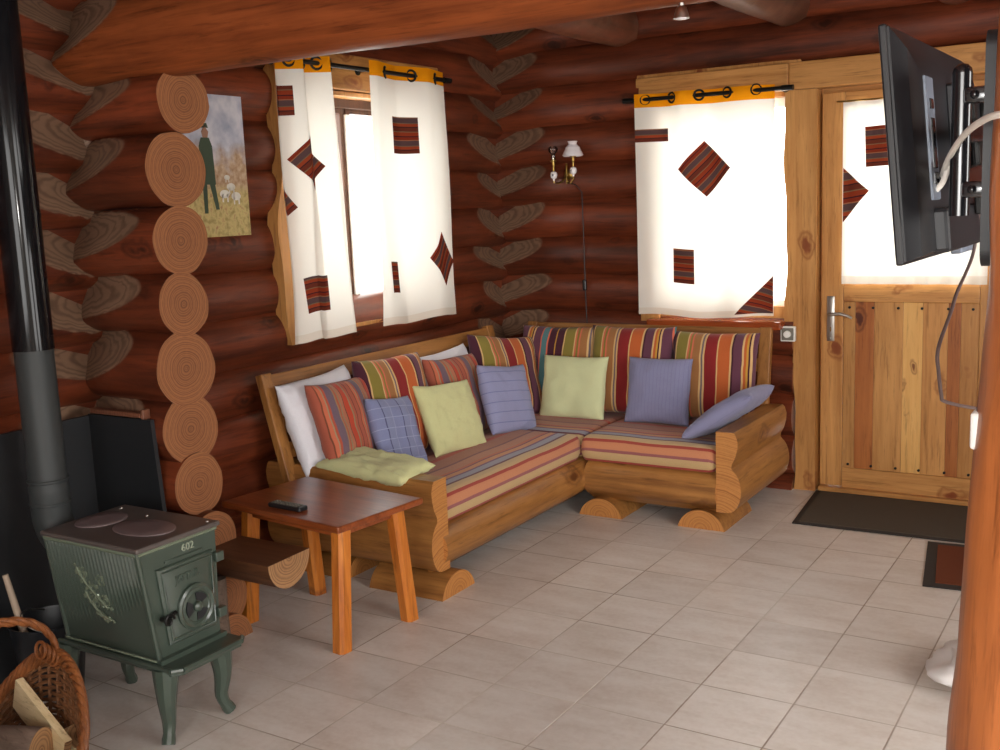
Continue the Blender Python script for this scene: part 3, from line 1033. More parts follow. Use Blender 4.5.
curtain('curtain', 'wide cream curtain of the back window with scattered striped patches', SB,
        [(0.12, 0.815, 0.185, 0.07, 0.0, 0.78, 1.225), (0.515, 0.66, 0.205, 0.215, 0.80, 0.78, 1.225), (0.355, 0.23, 0.13, 0.19, 0.0, 0.78, 1.225)],
        0.94, [((x, 2.735, 2.147), (0.4 * s, 1, 0), 0.026) for x, s in ((0.303, -1), (0.461, 1), (0.618, -1), (0.776, 1), (0.934, -1))], 'x', base=(0.64, 2.735, 0.955))
bc = [o for o in COL.objects if o.name.startswith('curtain') and o.get('label', '').startswith('wide cream')][0]
mb = MB()


def tri_pt(a, b):        # three-cornered patch in the lower right corner
    u = 0.73 + 0.268 * a
    return SB(u, 0.012 + b * 0.165 * a, 0.0035)


mb.grid(tri_pt, 20, 14, uvfn=lambda a, b: (0.2 * b * a + 0.06 * a, 0.2 * a))
mesh('patch', mb, M['patch'], bc)
rod('curtain_rod', 'black curtain rod above the back window', (0.20, 2.735, 2.150), (1.10, 2.735, 2.142), 0.011, [(0.25, 2.735, 2.15), (1.075, 2.735, 2.143)], lambda b: (b[0], 2.79, b[2]))


# door pane curtain
def SD(u, v, off):
    x = 1.362 + 0.70 * u
    y = 2.815 + 0.007 * math.sin(2 * PI * 6 * u + 0.5) + 0.003 * math.sin(31 * u)
    z = 1.125 + 0.925 * v
    return (x, y - off, z)


curtain('curtain', 'short cream curtain over the upper pane of the door', SD,
        [(0.285, 0.755, 0.17, 0.20, 0.03, 0.70, 0.925), (0.0, 0.0, 0.0, 0.0, 0.0, 1, 1)], 1.0, [], 'x', base=(1.7, 2.815, 1.125), hem=0.045)
dc = [o for o in COL.objects if o.name.startswith('curtain') and o.get('label', '').startswith('short cream')][0]
mb = MB()
mb.grid(lambda a, b: SD(0.005 + 0.185 * a, 0.495 + (b - 0.5) * 0.30 * (1 - a) + 0.02 * a, 0.0035), 14, 14, uvfn=lambda a, b: (0.2 * b * (1 - a) + 0.1 * a, 0.2 * a))
mesh('patch', mb, M['patch'], dc)
mb = MB()
mb.tube([(1.33, 2.815, 2.055), (2.08, 2.815, 2.055)], 0.004, 8)
mb.tube([(1.335, 2.815, 2.055), (1.335, 2.838, 2.055)], 0.004, 8)
mb.tube([(2.075, 2.815, 2.055), (2.075, 2.838, 2.055)], 0.004, 8)
tag(mesh('curtain_wire', mb, M['brass']), 'thin brass curtain wire across the top of the door pane', 'curtain rod')

# ------------------------------------------------------------------ corner sofa
sofa = thing('corner_sofa', 'L-shaped corner sofa of half logs and honey-coloured planks', 'sofa', (0.0, 1.6, 0))


def arc(cx, cy, r, a0, a1, n=14, sx=1.0, sy=1.0):
    return [(cx + sx * r * math.cos(math.radians(a0 + (a1 - a0) * k / n)), cy + sy * r * math.sin(math.radians(a0 + (a1 - a0) * k / n))) for k in range(n + 1)]


def arm_profile(out=-1):
    """(a, z): a = 0 at the inner face, outwards negative when out = -1"""
    o = out
    p = [(0.0, 0.50), (o * 0.088, 0.50), (o * 0.098, 0.488), (o * 0.108, 0.455), (o * 0.106, 0.42), (o * 0.094, 0.375), (o * 0.078, 0.345), (o * 0.076, 0.325)]
    p += [(o * (0.055 + 0.068 * math.sin(math.radians(t))), 0.215 + 0.11 * math.cos(math.radians(t))) for t in range(24, 181, 14)]
    p += [(0.0, 0.105)]
    return p


mb = MB()
mb.prism(arm_profile(-1), lambda a, z, h: (h, 0.66 + a, z), -0.62, 0.30, 0, 1, nseg=10)
mesh('arm', mb, [M['sofa_x'], M['sofaend']], sofa)
mb = MB()
mb.prism(arm_profile(1), lambda a, z, h: (1.02 + a, h, z), 1.875, 2.64, 0, 1, nseg=10)
mesh('arm', mb, [M['sofa_y'], M['sofaend']], sofa)


def rail_profile(o):
    return [(0.0, 0.285), (o * 0.04, 0.285)] + [(o * (0.02 + 0.09 * math.sin(math.radians(t))), 0.195 + 0.09 * math.cos(math.radians(t))) for t in range(20, 170, 14)] + [(0.0, 0.074)]


mb = MB()
mb.prism(rail_profile(1), lambda a, z, h: (0.21 + a, h, z), 0.62, 1.99, 0, 1, nseg=12)
mesh('front_rail', mb, [M['sofa_y'], M['sofaend']], sofa)
mb = MB()
mb.prism(rail_profile(-1), lambda a, z, h: (h, 1.97 + a, z), 0.31, 1.02, 0, 1, nseg=8)
mesh('front_rail', mb, [M['sofa_x'], M['sofaend']], sofa)
mb = MB()
for k in range(5):
    mb.box((-0.50 + k * 0.142, 0.66, 0.255), (-0.50 + k * 0.142 + 0.12, 2.62, 0.28), 0.004)
mb.box((0.21, 1.97, 0.255), (1.02, 2.62, 0.28), 0.004)
mesh('seat_deck', mb, M['sofa_y'], sofa)
foot_poly = arc(0, -0.03, 0.125, 14, 166, 18)
for nm, fn, h0, h1 in (('a', lambda a, z, h: (h, 0.665 + a, z), -0.05, 0.335), ('b', lambda a, z, h: (h, 0.70 + a, z), -0.56, -0.2), ('c', lambda a, z, h: (0.39 + a, h, z), 1.885, 2.3),
                       ('d', lambda a, z, h: (0.93 + a, h, z), 1.90, 2.3), ('e', lambda a, z, h: (h, 2.4 + a, z), -0.5, -0.1)):
    mb = MB()
    mb.prism(foot_poly, fn, h0, h1, 0, 1, nseg=4)
    mesh('foot', mb, [M['sofa_x'], M['sofaend']], sofa)
# back frames
dx = Vector((-0.13, 0, 0.50)).normalized()


def back_left(z):
    return -0.44 - 0.26 * (z - 0.42)


for y in (0.545, 2.40):
    mb = MB()
    mb.bar((back_left(0.26) - 0.02, y, 0.26), (back_left(0.905) - 0.02, y, 0.905), 0.065, 0.04, up=(1, 0, 0), bev=0.005)
    mesh('back_post', mb, M['sofa_z'], sofa)
for z, hh in ((0.855, 0.085), (0.70, 0.07), (0.56, 0.07)):
    mb = MB()
    mb.bar((back_left(z) - 0.02, 0.57, z), (back_left(z) - 0.02, 2.385, z), 0.03, hh, up=(-0.24, 0, 0.97), bev=0.005)
    mesh('back_slat', mb, M['sofa_y'], sofa)


def back_back(z):
    return 2.60 + 0.17 * (z - 0.42)


for x in (-0.44, 1.0):
    mb = MB()
    mb.bar((x, back_back(0.26) + 0.02, 0.26), (x, back_back(0.9) + 0.02, 0.90), 0.04, 0.065, up=(1, 0, 0), bev=0.005)
    mesh('back_post', mb, M['sofa_z'], sofa)
for z, hh in ((0.855, 0.085), (0.70, 0.07), (0.56, 0.07)):
    mb = MB()
    mb.bar((-0.42, back_back(z) + 0.02, z), (0.98, back_back(z) + 0.02, z), 0.03, hh, up=(0, 0.17, 0.98), bev=0.005)
    mesh('back_slat', mb, M['sofa_x'], sofa)

# mattresses: profile carries the stripe position
MZ0, MZ1 = 0.285, 0.415


def mattress(label, fn, poly, h0, h1):
    """poly from the back over the top and down the front; rounded ends"""
    mb = MB()
    n = len(poly)
    cum = [0.0]
    for i in range(1, n):
        cum.append(cum[-1] + math.dist(poly[i], poly[i - 1]))
    cz = (MZ0 + MZ1) / 2
    ca = sum(p[0] for p in poly) / n
    hs = [h0, h0 + 0.004, h0 + 0.015, h0 + 0.035] + list(np.linspace(h0 + 0.08, h1 - 0.08, 18)) + [h1 - 0.035, h1 - 0.015, h1 - 0.004, h1]
    rows = []
    for h in hs:
        e = min(h - h0, h1 - h)
        sh = 0.0 if e > 0.035 else 0.028 * (1 - math.sqrt(max(0, 1 - ((0.035 - e) / 0.035) ** 2)))
        row = []
        for i, p in enumerate(poly):
            dz = sh if p[1] < cz else -sh
            sag = 0.006 * noise.noise(Vector((p[0] * 4, h * 4, 0.3))) if p[1] > cz else 0
            row.append(mb.vert(fn(p[0] + (sh if p[0] < ca else -sh), p[1] + dz + sag, h), (cum[i], h)))
        rows.append(row)
    for j in range(len(hs) - 1):
        for i in range(n):
            k = (i + 1) % n
            mb.face((rows[j][i], rows[j][k], rows[j + 1][k], rows[j + 1][i]))
    mb.face(rows[0][::-1])
    mb.face(rows[-1])
    tag(mesh('seat_mattress', mb, M['seat'], smooth=50), label, 'seat cushion', 'striped seat mattresses')


def mprof(a0, a1):
    """a0 back edge, a1 front edge"""
    s = 1 if a1 > a0 else -1
    p = [(a0, MZ0 + 0.01), (a0, MZ1 - 0.02)]
    p += [(a0 + s * 0.02, MZ1)]
    p += [(a0 + (a1 - a0) * k / 12, MZ1 + 0.004 * math.sin(PI * k / 12)) for k in range(1, 12)]
    p += [(a1 - s * 0.035, MZ1), (a1 - s * 0.012, MZ1 - 0.008), (a1, MZ1 - 0.03)]
    p += [(a1 + s * 0.004, MZ1 - 0.065), (a1, MZ0 + 0.03), (a1 - s * 0.015, MZ0 + 0.004)]
    return p


mattress('long striped seat mattress on the left bench of the sofa', lambda a, z, h: (a, h, z), mprof(-0.42, 0.275), 0.668, 1.925)
mattress('shorter striped seat mattress on the bench under the back window', lambda a, z, h: (h, a, z), mprof(2.58, 1.885), 0.28, 1.012)
mattress('striped seat mattress filling the inner corner of the sofa', lambda a, z, h: (h, a, z), mprof(2.58, 1.935), -0.41, 0.278)


# ------------------------------------------------------------------ cushions
def cushion(label, mat, c, w, h, t, yaw=0.0, tilt=15.0, roll=0.0, seed=0, uoff=0.0, group=None, pinch=0.10, name='cushion', cat='cushion', sag=0.0, normal=None, wrinkle=0.006, crumple=0.0):
    """yaw: direction the face looks at in degrees from +x; tilt: leaning back"""
    mb = MB()
    n = 26

    def edge(u, v):
        """outline with pulled-in sides"""
        a, b = 2 * u - 1, 2 * v - 1
        X = a * (1 - pinch * 0.5 * (1 - b * b)) * (1 + 0.03 * noise.noise(Vector((seed, b * 1.3, 2))))
        Y = b * (1 - pinch * 0.5 * (1 - a * a)) * (1 + 0.03 * noise.noise(Vector((seed, a * 1.3, 5))))
        return X * w / 2, Y * h / 2

    def thick(u, v):
        a, b = 2 * u - 1, 2 * v - 1
        k = max(0.0, (1 - a ** 4)) ** 0.55 * max(0.0, (1 - b ** 4)) ** 0.55
        wr = 1 + 1.6 * noise.noise(Vector((a * 1.7 + seed, b * 1.7, seed * 3.1))) * 0.12
        fine = wrinkle * noise.noise(Vector((a * 4 + seed, b * 4, seed))) * min(1, 3 * k) + crumple * noise.noise(Vector((a * 7 + seed, b * 7, seed + 4))) * min(1, 3 * k)
        return k * t / 2 * wr * (1 - sag * b) + fine
    vi = {}
    for side in (1, -1):
        for j in range(n + 1):
            for i in range(n + 1):
                u, v = i / n, j / n
                uu = 0.5 - 0.5 * math.cos(PI * u) * 0.999
                vv = 0.5 - 0.5 * math.cos(PI * v) * 0.999
                uu, vv = 0.5 * (u + uu), 0.5 * (v + vv)
                bd = i in (0, n) or j in (0, n)
                if bd and side == -1:
                    vi[(side, i, j)] = vi[(1, i, j)]
                    continue
                X, Y = edge(uu, vv)
                Z = 0.0 if bd else side * (thick(uu, vv) + 0.004)
                Z += 0.02 * noise.noise(Vector((X * 3 + seed, Y * 3, 9)))
                vi[(side, i, j)] = mb.vert((X, Y, Z), (X + w / 2 + uoff, Y + h / 2))
    for side in (1, -1):
        for j in range(n):
            for i in range(n):
                q = (vi[(side, i, j)], vi[(side, i + 1, j)], vi[(side, i + 1, j + 1)], vi[(side, i, j + 1)])
                mb.face(q if side == 1 else q[::-1])
    ps, al = math.radians(yaw), math.radians(tilt)
    nh = Vector((math.cos(ps), math.sin(ps), 0))
    wd = Vector((-math.sin(ps), math.cos(ps), 0))
    N_ = nh * math.cos(al) + Vector((0, 0, 1)) * math.sin(al)
    up = -nh * math.sin(al) + Vector((0, 0, 1)) * math.cos(al)
    g = math.radians(roll)
    wd2 = wd * math.cos(g) + up * math.sin(g)
    up2 = -wd * math.sin(g) + up * math.cos(g)
    Mx = Matrix(((wd2.x, up2.x, N_.x, c[0]), (wd2.y, up2.y, N_.y, c[1]), (wd2.z, up2.z, N_.z, c[2]), (0, 0, 0, 1)))
    o = mesh(name, mb, mat, None, local=True, smooth=70)
    o.matrix_world = Mx
    return tag(o, label, cat, group)


GB = 'bold striped back cushions'
cushion('crumpled white pillow sticking out left of the leftmost red striped cushion', M['white_cloth'], (-0.425, 0.765, 0.655), 0.46, 0.46, 0.13, 0, 17, 3, 1, name='pillow', cat='pillow', crumple=0.012)
cushion('red-brown narrow-striped cushion nearest the arm on the left bench', M['robust'], (-0.325, 0.79, 0.650), 0.42, 0.42, 0.13, 2, 20, -2, 2, group='red striped cushions')
cushion('bold striped cushion on the left bench behind the blue check cushion', M['bold'], (-0.345, 1.19, 0.66), 0.50, 0.50, 0.13, 0, 16, -3, 3, group=GB)
cushion('slim blue checked cushion leaning on the left bench near the arm', M['blue_check'], (-0.20, 0.985, 0.575), 0.30, 0.36, 0.09, -5, 22, -6, 4)
cushion('pale green square cushion standing on the left bench', M['green'], (-0.19, 1.42, 0.57), 0.39, 0.37, 0.09, -6, 24, -5, 5, crumple=0.006)
cushion('white pillow peeping out above the red striped cushion mid left bench', M['white_cloth'], (-0.435, 1.78, 0.635), 0.50, 0.44, 0.11, 0, 17, 2, 6, name='pillow', cat='pillow', crumple=0.010)
cushion('red-brown narrow-striped cushion behind the pale green square cushion', M['robust'], (-0.33, 1.70, 0.625), 0.43, 0.43, 0.12, 0, 20, -4, 7, group='red striped cushions')
cushion('bold striped cushion at the inner corner end of the left bench', M['bold'], (-0.345, 2.21, 0.645), 0.50, 0.48, 0.13, -14, 20, -8, 8, group=GB)
cushion('blue lavender cushion with faint lines, right end of the left bench', M['blue'], (-0.155, 1.90, 0.58), 0.36, 0.38, 0.10, -8, 20, -8, 9)
cushion('pale green cushion lying flat over the left arm of the sofa', M['green'], (-0.07, 0.65, 0.513), 0.52, 0.22, 0.075, -90, 82, -6, 10, crumple=0.012)
cushion('bold striped cushion at the corner end of the back bench', M['bold'], (-0.17, 2.50, 0.655), 0.50, 0.50, 0.14, -88, 12, 0, 11, uoff=0.36, group=GB)
cushion('bold striped middle cushion of the three along the back bench', M['bold'], (0.30, 2.49, 0.665), 0.51, 0.50, 0.14, -90, 11, 0, 12, uoff=0.02, group=GB)
cushion('bold striped cushion at the right end of the back bench', M['bold'], (0.775, 2.50, 0.655), 0.49, 0.48, 0.14, -90, 11, 0, 13, uoff=0.0, group=GB)
cushion('pale celery green cushion standing on the back bench', M['green2'], (0.02, 2.33, 0.58), 0.40, 0.36, 0.09, -88, 16, 0, 14, group=None)
cushion('blue grey square cushion standing on the back bench', M['blue_plain'], (0.53, 2.33, 0.59), 0.37, 0.36, 0.10, -92, 16, 1, 15)
cushion('blue cushion tipped over the right arm of the sofa', M['blue_plain'], (0.99, 2.13, 0.548), 0.38, 0.42, 0.095, -182, 58, 4, 16)

# ------------------------------------------------------------------ coffee table with remote
tb = thing('side_table', 'low red-brown wooden table with splayed orange legs beside the sofa arm', 'table', (0.035, 0.185, 0), math.radians(-6.5))
mb = MB()
mb.box((-0.335, -0.225, 0.470), (0.335, 0.225, 0.496), 0.006)
mesh('tabletop', mb, M['table_x'], tb, local=True)
mb = MB()
for p, q in (((-0.25, -0.15, 0.45), (0.25, -0.15, 0.45)), ((-0.25, 0.15, 0.45), (0.25, 0.15, 0.45)), ((-0.255, -0.14, 0.45), (-0.255, 0.14, 0.45)), ((0.255, -0.14, 0.45), (0.255, 0.14, 0.45))):
    mb.bar(p, q, 0.022, 0.04, bev=0.003)
mesh('apron', mb, M['table_x'], tb, local=True)
for sx in (-1, 1):
    for sy in (-1, 1):
        mb = MB()
        n = 8
        pts = []
        p = Vector((sx * 0.258, sy * 0.14, 0.472))
        q = Vector((sx * 0.268, sy * 0.182, 0.0))
        w = 0.031
        rows = []
        oct_ = [(1, .6), (.6, 1), (-.6, 1), (-1, .6), (-1, -.6), (-.6, -1), (.6, -1), (1, -.6)]
        for k in range(7):
            c = p + (q - p) * k / 6
            rows.append([mb.vert(c + Vector((a * w, b * w, 0)), (a, b)) for a, b in oct_])
        for k in range(6):
            for i in range(8):
                mb.face((rows[k][i], rows[k][(i + 1) % 8], rows[k + 1][(i + 1) % 8], rows[k + 1][i]))
        mb.face(rows[0])
        mb.face(rows[-1][::-1])
        mesh('leg', mb, M['leg_z'], tb, local=True)
rm = thing('remote_control', 'black remote control lying on the low table', 'remote control', (0.00, 0.035, 0.496), math.radians(-3))
mb = MB()
mb.box((-0.085, -0.024, 0.0), (0.085, 0.024, 0.019), 0.006)
mesh('body', mb, M['tv'], rm, local=True)
mb = MB()
for i in range(9):
    for j in range(3):
        mb.box((-0.073 + i * 0.016, -0.017 + j * 0.013, 0.018), (-0.063 + i * 0.016, -0.009 + j * 0.013, 0.0215), 0.002, seg=1)
o = mesh('buttons', mb, M['grey_plastic'], rm, local=True)
o['kind'] = 'stuff'

# half-log bench between stove and table
hb = thing('half_log_bench', 'small half-log bench with bark between the stove and the table', 'bench', (0.0, -0.13, 0))
mb = MB()
hp = [(0.108 * math.cos(math.radians(t)), 0.112 * math.sin(math.radians(t))) for t in range(180, 361, 12)]
mb.prism(hp, lambda a, z, h: (h, -0.137 + a + 0.02 * z, 0.378 + z + 0.02 * a), -0.195, 0.155, 0, 1, nseg=6)
mesh('slab', mb, [wood('dark_log_seat', lin(62, 36, 22), lin(108, 68, 42), 'x', rough=0.5, fine=34, stretch=12), M['endc']], hb)
mb = MB()
mb.lathe([(0.045, 0.0), (0.047, 0.01), (0.043, 0.11), (0.045, 0.28)], (-0.15, -0.225, 0), (0, 0, 1), 18)
mesh('leg', mb, M['bark'], hb)

# ------------------------------------------------------------------ stove corner
mb = MB()
mb.box((-0.644, -1.7, 0.0), (-0.630, -0.300, 0.885), 0.002)
tag(mesh('heat_shield', mb, M['black_matte']), 'black heat shield panel on the left wall behind the stove pipe', 'heat shield')
mb = MB()
pl = [(-0.634, 0.0), (-0.265, 0.0), (-0.285, 0.885), (-0.634, 0.885)]
pl = [(-0.634, 0.0), (-0.245, 0.0), (-0.255, 0.45), (-0.285, 0.89), (-0.634, 0.89)]
mb.prism(pl, lambda a, z, h: (a, h, z), -0.335, -0.318)
tag(mesh('heat_shield', mb, M['black_matte']), 'black heat shield panel in front of the stub of log ends', 'heat shield')
mb = MB()
mb.box((-0.62, -0.335, 0.893), (-0.34, -0.300, 0.912), 0.004)
mb.box((-0.338, -0.335, 0.887), (-0.322, -0.300, 0.925), 0.004)
tag(mesh('batten', mb, M['log_x']), 'thin wooden batten along the top of the heat shield', 'batten')

SXC, SYC = -0.02, -0.675
stove = thing('wood_stove', 'green cast iron wood stove on curved legs', 'stove', (SXC, SYC, 0))
zb, zt = 0.262, 0.612          # body bottom and top
tx0, tx1, tw = -0.235, 0.205, 0.157       # top plan
bx0, bx1, bw = -0.215, 0.225, 0.125       # bottom plan


def body_pt(s, k, z):
    """s: side, k: 0..1 along the side, z: 0..1 up"""
    x0 = bx0 + (tx0 - bx0) * z
    x1 = bx1 + (tx1 - bx1) * z
    w = bw + (tw - bw) * z
    Z = zb + (zt - zb) * z
    if s == 0:
        return Vector((x0 + (x1 - x0) * k, SYC - w, Z))
    if s == 1:
        return Vector((x1, SYC - w + 2 * w * k, Z))
    if s == 2:
        return Vector((x1 - (x1 - x0) * k, SYC + w, Z))
    return Vector((x0, SYC + w - 2 * w * k, Z))


mb = MB()
nrib = 25
NK, NZ = nrib * 8, 28
rows = []
for j in range(NZ + 1):
    z = j / NZ
    row = []
    for s in range(4):
        nk = NK if s in (0, 2) else 8
        for i in range(nk):
            k = i / nk
            p = body_pt(s, k, z)
            if s in (0, 2):
                fade = max(0.0, min(1.0, (z - 0.18 - 0.40 * k ** 2) / 0.22)) if k < 0.97 and k > 0.02 else 0
                fade *= 1 if z < 0.985 else 0
                d = 0.008 * fade * (0.5 + 0.5 * math.cos(2 * PI * k * nrib))
                p.y += -d if s == 0 else d
            row.append(mb.vert(p, (k, z)))
    rows.append(row)
n = len(rows[0])
for j in range(NZ):
    for i in range(n):
        mb.face((rows[j][i], rows[j][(i + 1) % n], rows[j + 1][(i + 1) % n], rows[j + 1][i]))
mb.face(rows[0][::-1])
mb.face(rows[-1])
body = mesh('body', mb, M['stove'], stove, smooth=50)
# edge mouldings on the near corner
for k in (0, 1):
    mb = MB()
    a = body_pt(0, k, 0.0)
    b = body_pt(0, k, 1.0)
    mb.tube([a, b], 0.008, 10)
    mesh('corner_bead', mb, M['stove'], stove)
mb = MB()
mb.box((tx0 - 0.012, SYC - tw - 0.012, zt), (tx1 + 0.016, SYC + tw + 0.012, zt + 0.017), 0.006)
top = mesh('top_plate', mb, M['stove_top'], stove)
mb = MB()
for p, q in ((body_pt(0, 0, 1), body_pt(0, 1, 1)), (body_pt(1, 0, 1), body_pt(1, 1, 1))):
    mb.tube([p + Vector((0, 0, -0.004)), q + Vector((0, 0, -0.004))], 0.010, 10)
mesh('top_moulding', mb, M['stove_high'], stove)
for cx, rx, ry in ((0.055, 0.118, 0.08), (-0.155, 0.075, 0.088)):
    mb = MB()
    mb.lathe([(1.0, 0.0), (1.0, 0.003), (0.95, 0.0048), (0.5, 0.0042), (0.0001, 0.0042)], (0, 0, 0), (0, 0, 1), 48)
    for i, v in enumerate(mb.v):
        mb.v[i] = (cx + v[0] * rx, SYC + v[1] * ry, zt + 0.016 + v[2])
    hp_ = mesh('hot_plate', mb, plain('scorched_hot_plate', lin(120, 106, 106), 0.4, 0.15, noisy=0.3, nscale=22), top)
mb = MB()
for x, y in ((tx1 - 0.01, SYC + tw - 0.02), (tx0 + 0.02, SYC + tw - 0.03), (-0.05, SYC + 0.1)):
    mb.ball((x, y, zt + 0.018), 0.006, scale=(1, 1, 0.6))
mesh('bolt_heads', mb, M['chrome'], top)['kind'] = 'stuff'
# base plate with ash lip
mb = MB()
poly = [(bx0 - 0.02, -bw - 0.022), (bx1 + 0.075, -bw - 0.022), (bx1 + 0.098, -bw + 0.005), (bx1 + 0.098, bw - 0.005), (bx1 + 0.075, bw + 0.022), (bx0 - 0.02, bw + 0.022)]
mb.prism(poly, lambda a, b, h: (a, SYC + b, h), zb - 0.028, zb - 0.010)
poly2 = [(bx0 - 0.008, -bw - 0.010), (bx1 + 0.02, -bw - 0.010), (bx1 + 0.02, bw + 0.010), (bx0 - 0.008, bw + 0.010)]
mb.prism(poly2, lambda a, b, h: (a, SYC + b, h), zb - 0.012, zb + 0.004)
base = mesh('base_plate', mb, M['stove'], stove)
mb = MB()
for i in range(60):
    x = bx0 + (bx1 - bx0) * (i + 0.5) / 60
    mb.ball((x, SYC - bw - 0.011, zb + 0.001), 0.0045, sub=1)
o = mesh('bead_row', mb, M['stove_high'], base)
o['kind'] = 'stuff'
mb = MB()
for p, q in (((bx0 - 0.02, SYC - bw - 0.022), (bx1 + 0.075, SYC - bw - 0.022)), ((bx1 + 0.075, SYC - bw - 0.022), (bx1 + 0.098, SYC - bw + 0.005)), ((bx1 + 0.098, SYC - bw + 0.005), (bx1 + 0.098, SYC + bw - 0.005)), ((bx1 + 0.098, SYC + bw - 0.005), (bx1 + 0.075, SYC + bw + 0.022))):
    mb.tube([(p[0], p[1], zb - 0.012), (q[0], q[1], zb - 0.012)], 0.009, 8)
mesh('lip_rim', mb, M['stove'], base)
# cabriole legs
for sx, sy in ((1, -1), (1, 1), (-1, -1), (-1, 1)):
    mb = MB()
    x = (bx1 + 0.028) if sx > 0 else (bx0 + 0.0)
    y = SYC + sy * (bw - 0.02) - 0.022
    pts, rr = [], []
    for k in range(17):
        v = k / 16
        z = zb - 0.02 - v * (zb - 0.02 - 0.006)
        o_ = 0.012 * math.sin(PI * min(1, v * 1.4)) * (1 if v < 0.7 else 0.5) + (0.03 * max(0, (v - 0.72) / 0.28) ** 1.6) - 0.012 * v
        pts.append((x + sx * o_ * 0.5, y + sy * o_ * 0.7 + sy * 0.012 * v, z))
        rr.append(0.026 * (1 - v) ** 1.3 + 0.0165 + (0.004 if v > 0.93 else 0))
    mb.tube(pts, rr, 10)
    mesh('leg', mb, M['stove'], stove)
# front door, on the +x face
def fp(k, z, off=0.0):
    p = body_pt(1, k, z)
    return Vector((p.x + off, p.y, p.z))


def front_panel(k0, k1, z0, z1, o0, o1, mb, bev=0.15):
    """raised panel on the front"""
    cs = [(k0, z0), (k1, z0), (k1, z1), (k0, z1)]
    kc, zc = (k0 + k1) / 2, (z0 + z1) / 2
    a = [mb.vert(fp(k, z, o0)) for k, z in cs]
    b = [mb.vert(fp(k, z, o1 * 0.7)) for k, z in cs]
    c = [mb.vert(fp(k + (0.02 if k < kc else -0.02), z + (0.012 if z < zc else -0.012), o1)) for k, z in cs]
    for lo, hi in ((a, b), (b, c)):
        for i in range(4):
            mb.face((lo[i], lo[(i + 1) % 4], hi[(i + 1) % 4], hi[i]))
    mb.face(c)


mb = MB()
front_panel(0.17, 0.93, 0.10, 0.80, 0.0, 0.012, mb)
door = mesh('fire_door', mb, M['stove'], stove)
mb = MB()
fr = [fp(k, z, 0.012) for k, z in ((0.215, 0.14), (0.885, 0.14), (0.885, 0.76), (0.215, 0.76), (0.215, 0.14))]
mb.tube(fr, 0.005, 8)
mesh('door_moulding', mb, M['stove'], door)
nf = Vector((1, 0, 0.01)).normalized()
ac = fp(0.60, 0.36, 0.012)
mb = MB()
mb.lathe([(0.074, 0.0), (0.074, 0.010), (0.066, 0.014), (0.058, 0.010), (0.050, 0.012), (0.047, 0.008)], tuple(ac), tuple(nf), 40)
aw = mesh('air_wheel', mb, M['stove'], door)
mb = MB()
for a0 in (25, 145, 265):
    poly = [(0.020 * math.cos(math.radians(a0 + t)), 0.020 * math.sin(math.radians(a0 + t))) for t in range(0, 71, 10)] + [(0.045 * math.cos(math.radians(a0 + t)), 0.045 * math.sin(math.radians(a0 + t))) for t in range(70, -1, -10)]
    mb.prism(poly, lambda a, b, h: (ac.x + h, ac.y + a, ac.z + b), 0.008, 0.0125)
mesh('air_opening', mb, M['black_matte'], aw)
mb = MB()
mb.lathe([(0.016, 0.008), (0.016, 0.018), (0.009, 0.024), (0.0001, 0.025)], tuple(ac), tuple(nf), 20)
mesh('wheel_hub', mb, M['stove'], aw)
mb = MB()
hc = fp(0.13, 0.36, 0.02)
mb.tube([hc + Vector((-0.015, 0, 0)), hc + Vector((0.02, 0, 0))], 0.008, 10)
mb.tube([hc + Vector((0.02, r * math.cos(t), r * math.sin(t))) for t, r in [(k * 0.35, 0.021 - 0.00075 * k) for k in range(22)]], 0.0048, 8)
mb.tube([hc + Vector((0.005, 0, 0)), fp(0.30, 0.385, 0.018)], 0.007, 8)
mesh('latch_handle', mb, M['iron'], door)
for z in (0.72, 0.20):
    mb = MB()
    c = fp(0.985, z, 0.004)
    mb.box((c.x - 0.012, c.y - 0.012, c.z - 0.016), (c.x + 0.016, c.y + 0.022, c.z + 0.016), 0.004)
    mesh('hinge', mb, M['stove'], door)
mb = MB()
front_panel(0.30, 0.80, 0.825, 0.845, 0.0, 0.006, mb)
mesh('door_ledge', mb, M['stove'], stove)


def relief_text(name, txt, size, M4, parent, mat, ext=0.0025):
    cu = bpy.data.curves.new(name, 'FONT')
    cu.body = txt
    cu.size = size
    cu.extrude = ext
    cu.align_x = 'CENTER'
    cu.align_y = 'CENTER'
    tmp = bpy.data.objects.new(name + '_tmp', cu)
    COL.objects.link(tmp)
    dg = bpy.context.evaluated_depsgraph_get()
    me = bpy.data.meshes.new_from_object(tmp.evaluated_get(dg))
    bpy.data.objects.remove(tmp)
    bpy.data.curves.remove(cu)
    off = wloc(parent)
    for v in me.vertices:
        v.co = M4 @ v.co - off
    me.materials.clear()
    me.materials.append(mat)
    o = bpy.data.objects.new(name, me)
    COL.objects.link(o)
    o.parent = parent
    return o


def front_M(k, z, off):
    c = fp(k, z, off)
    return Matrix(((0, 0, 1, c.x), (1, 0, 0, c.y), (0, 1, 0, c.z), (0, 0, 0, 1)))


relief_text('relief_number', '602', 0.034, front_M(0.62, 0.905, 0.001), stove, M['stove_letter'])
relief_text('relief_lettering', 'J\u00d8TUL', 0.036, front_M(0.55, 0.655, 0.0125), door, M['stove'])
# cast relief on the long side: a branch with leaves and scrolls
mb = MB()
rs = random.Random(3)


def side_pt(k, z, off=0.0):
    p = body_pt(0, k, z)
    return Vector((p.x, p.y - off, p.z))


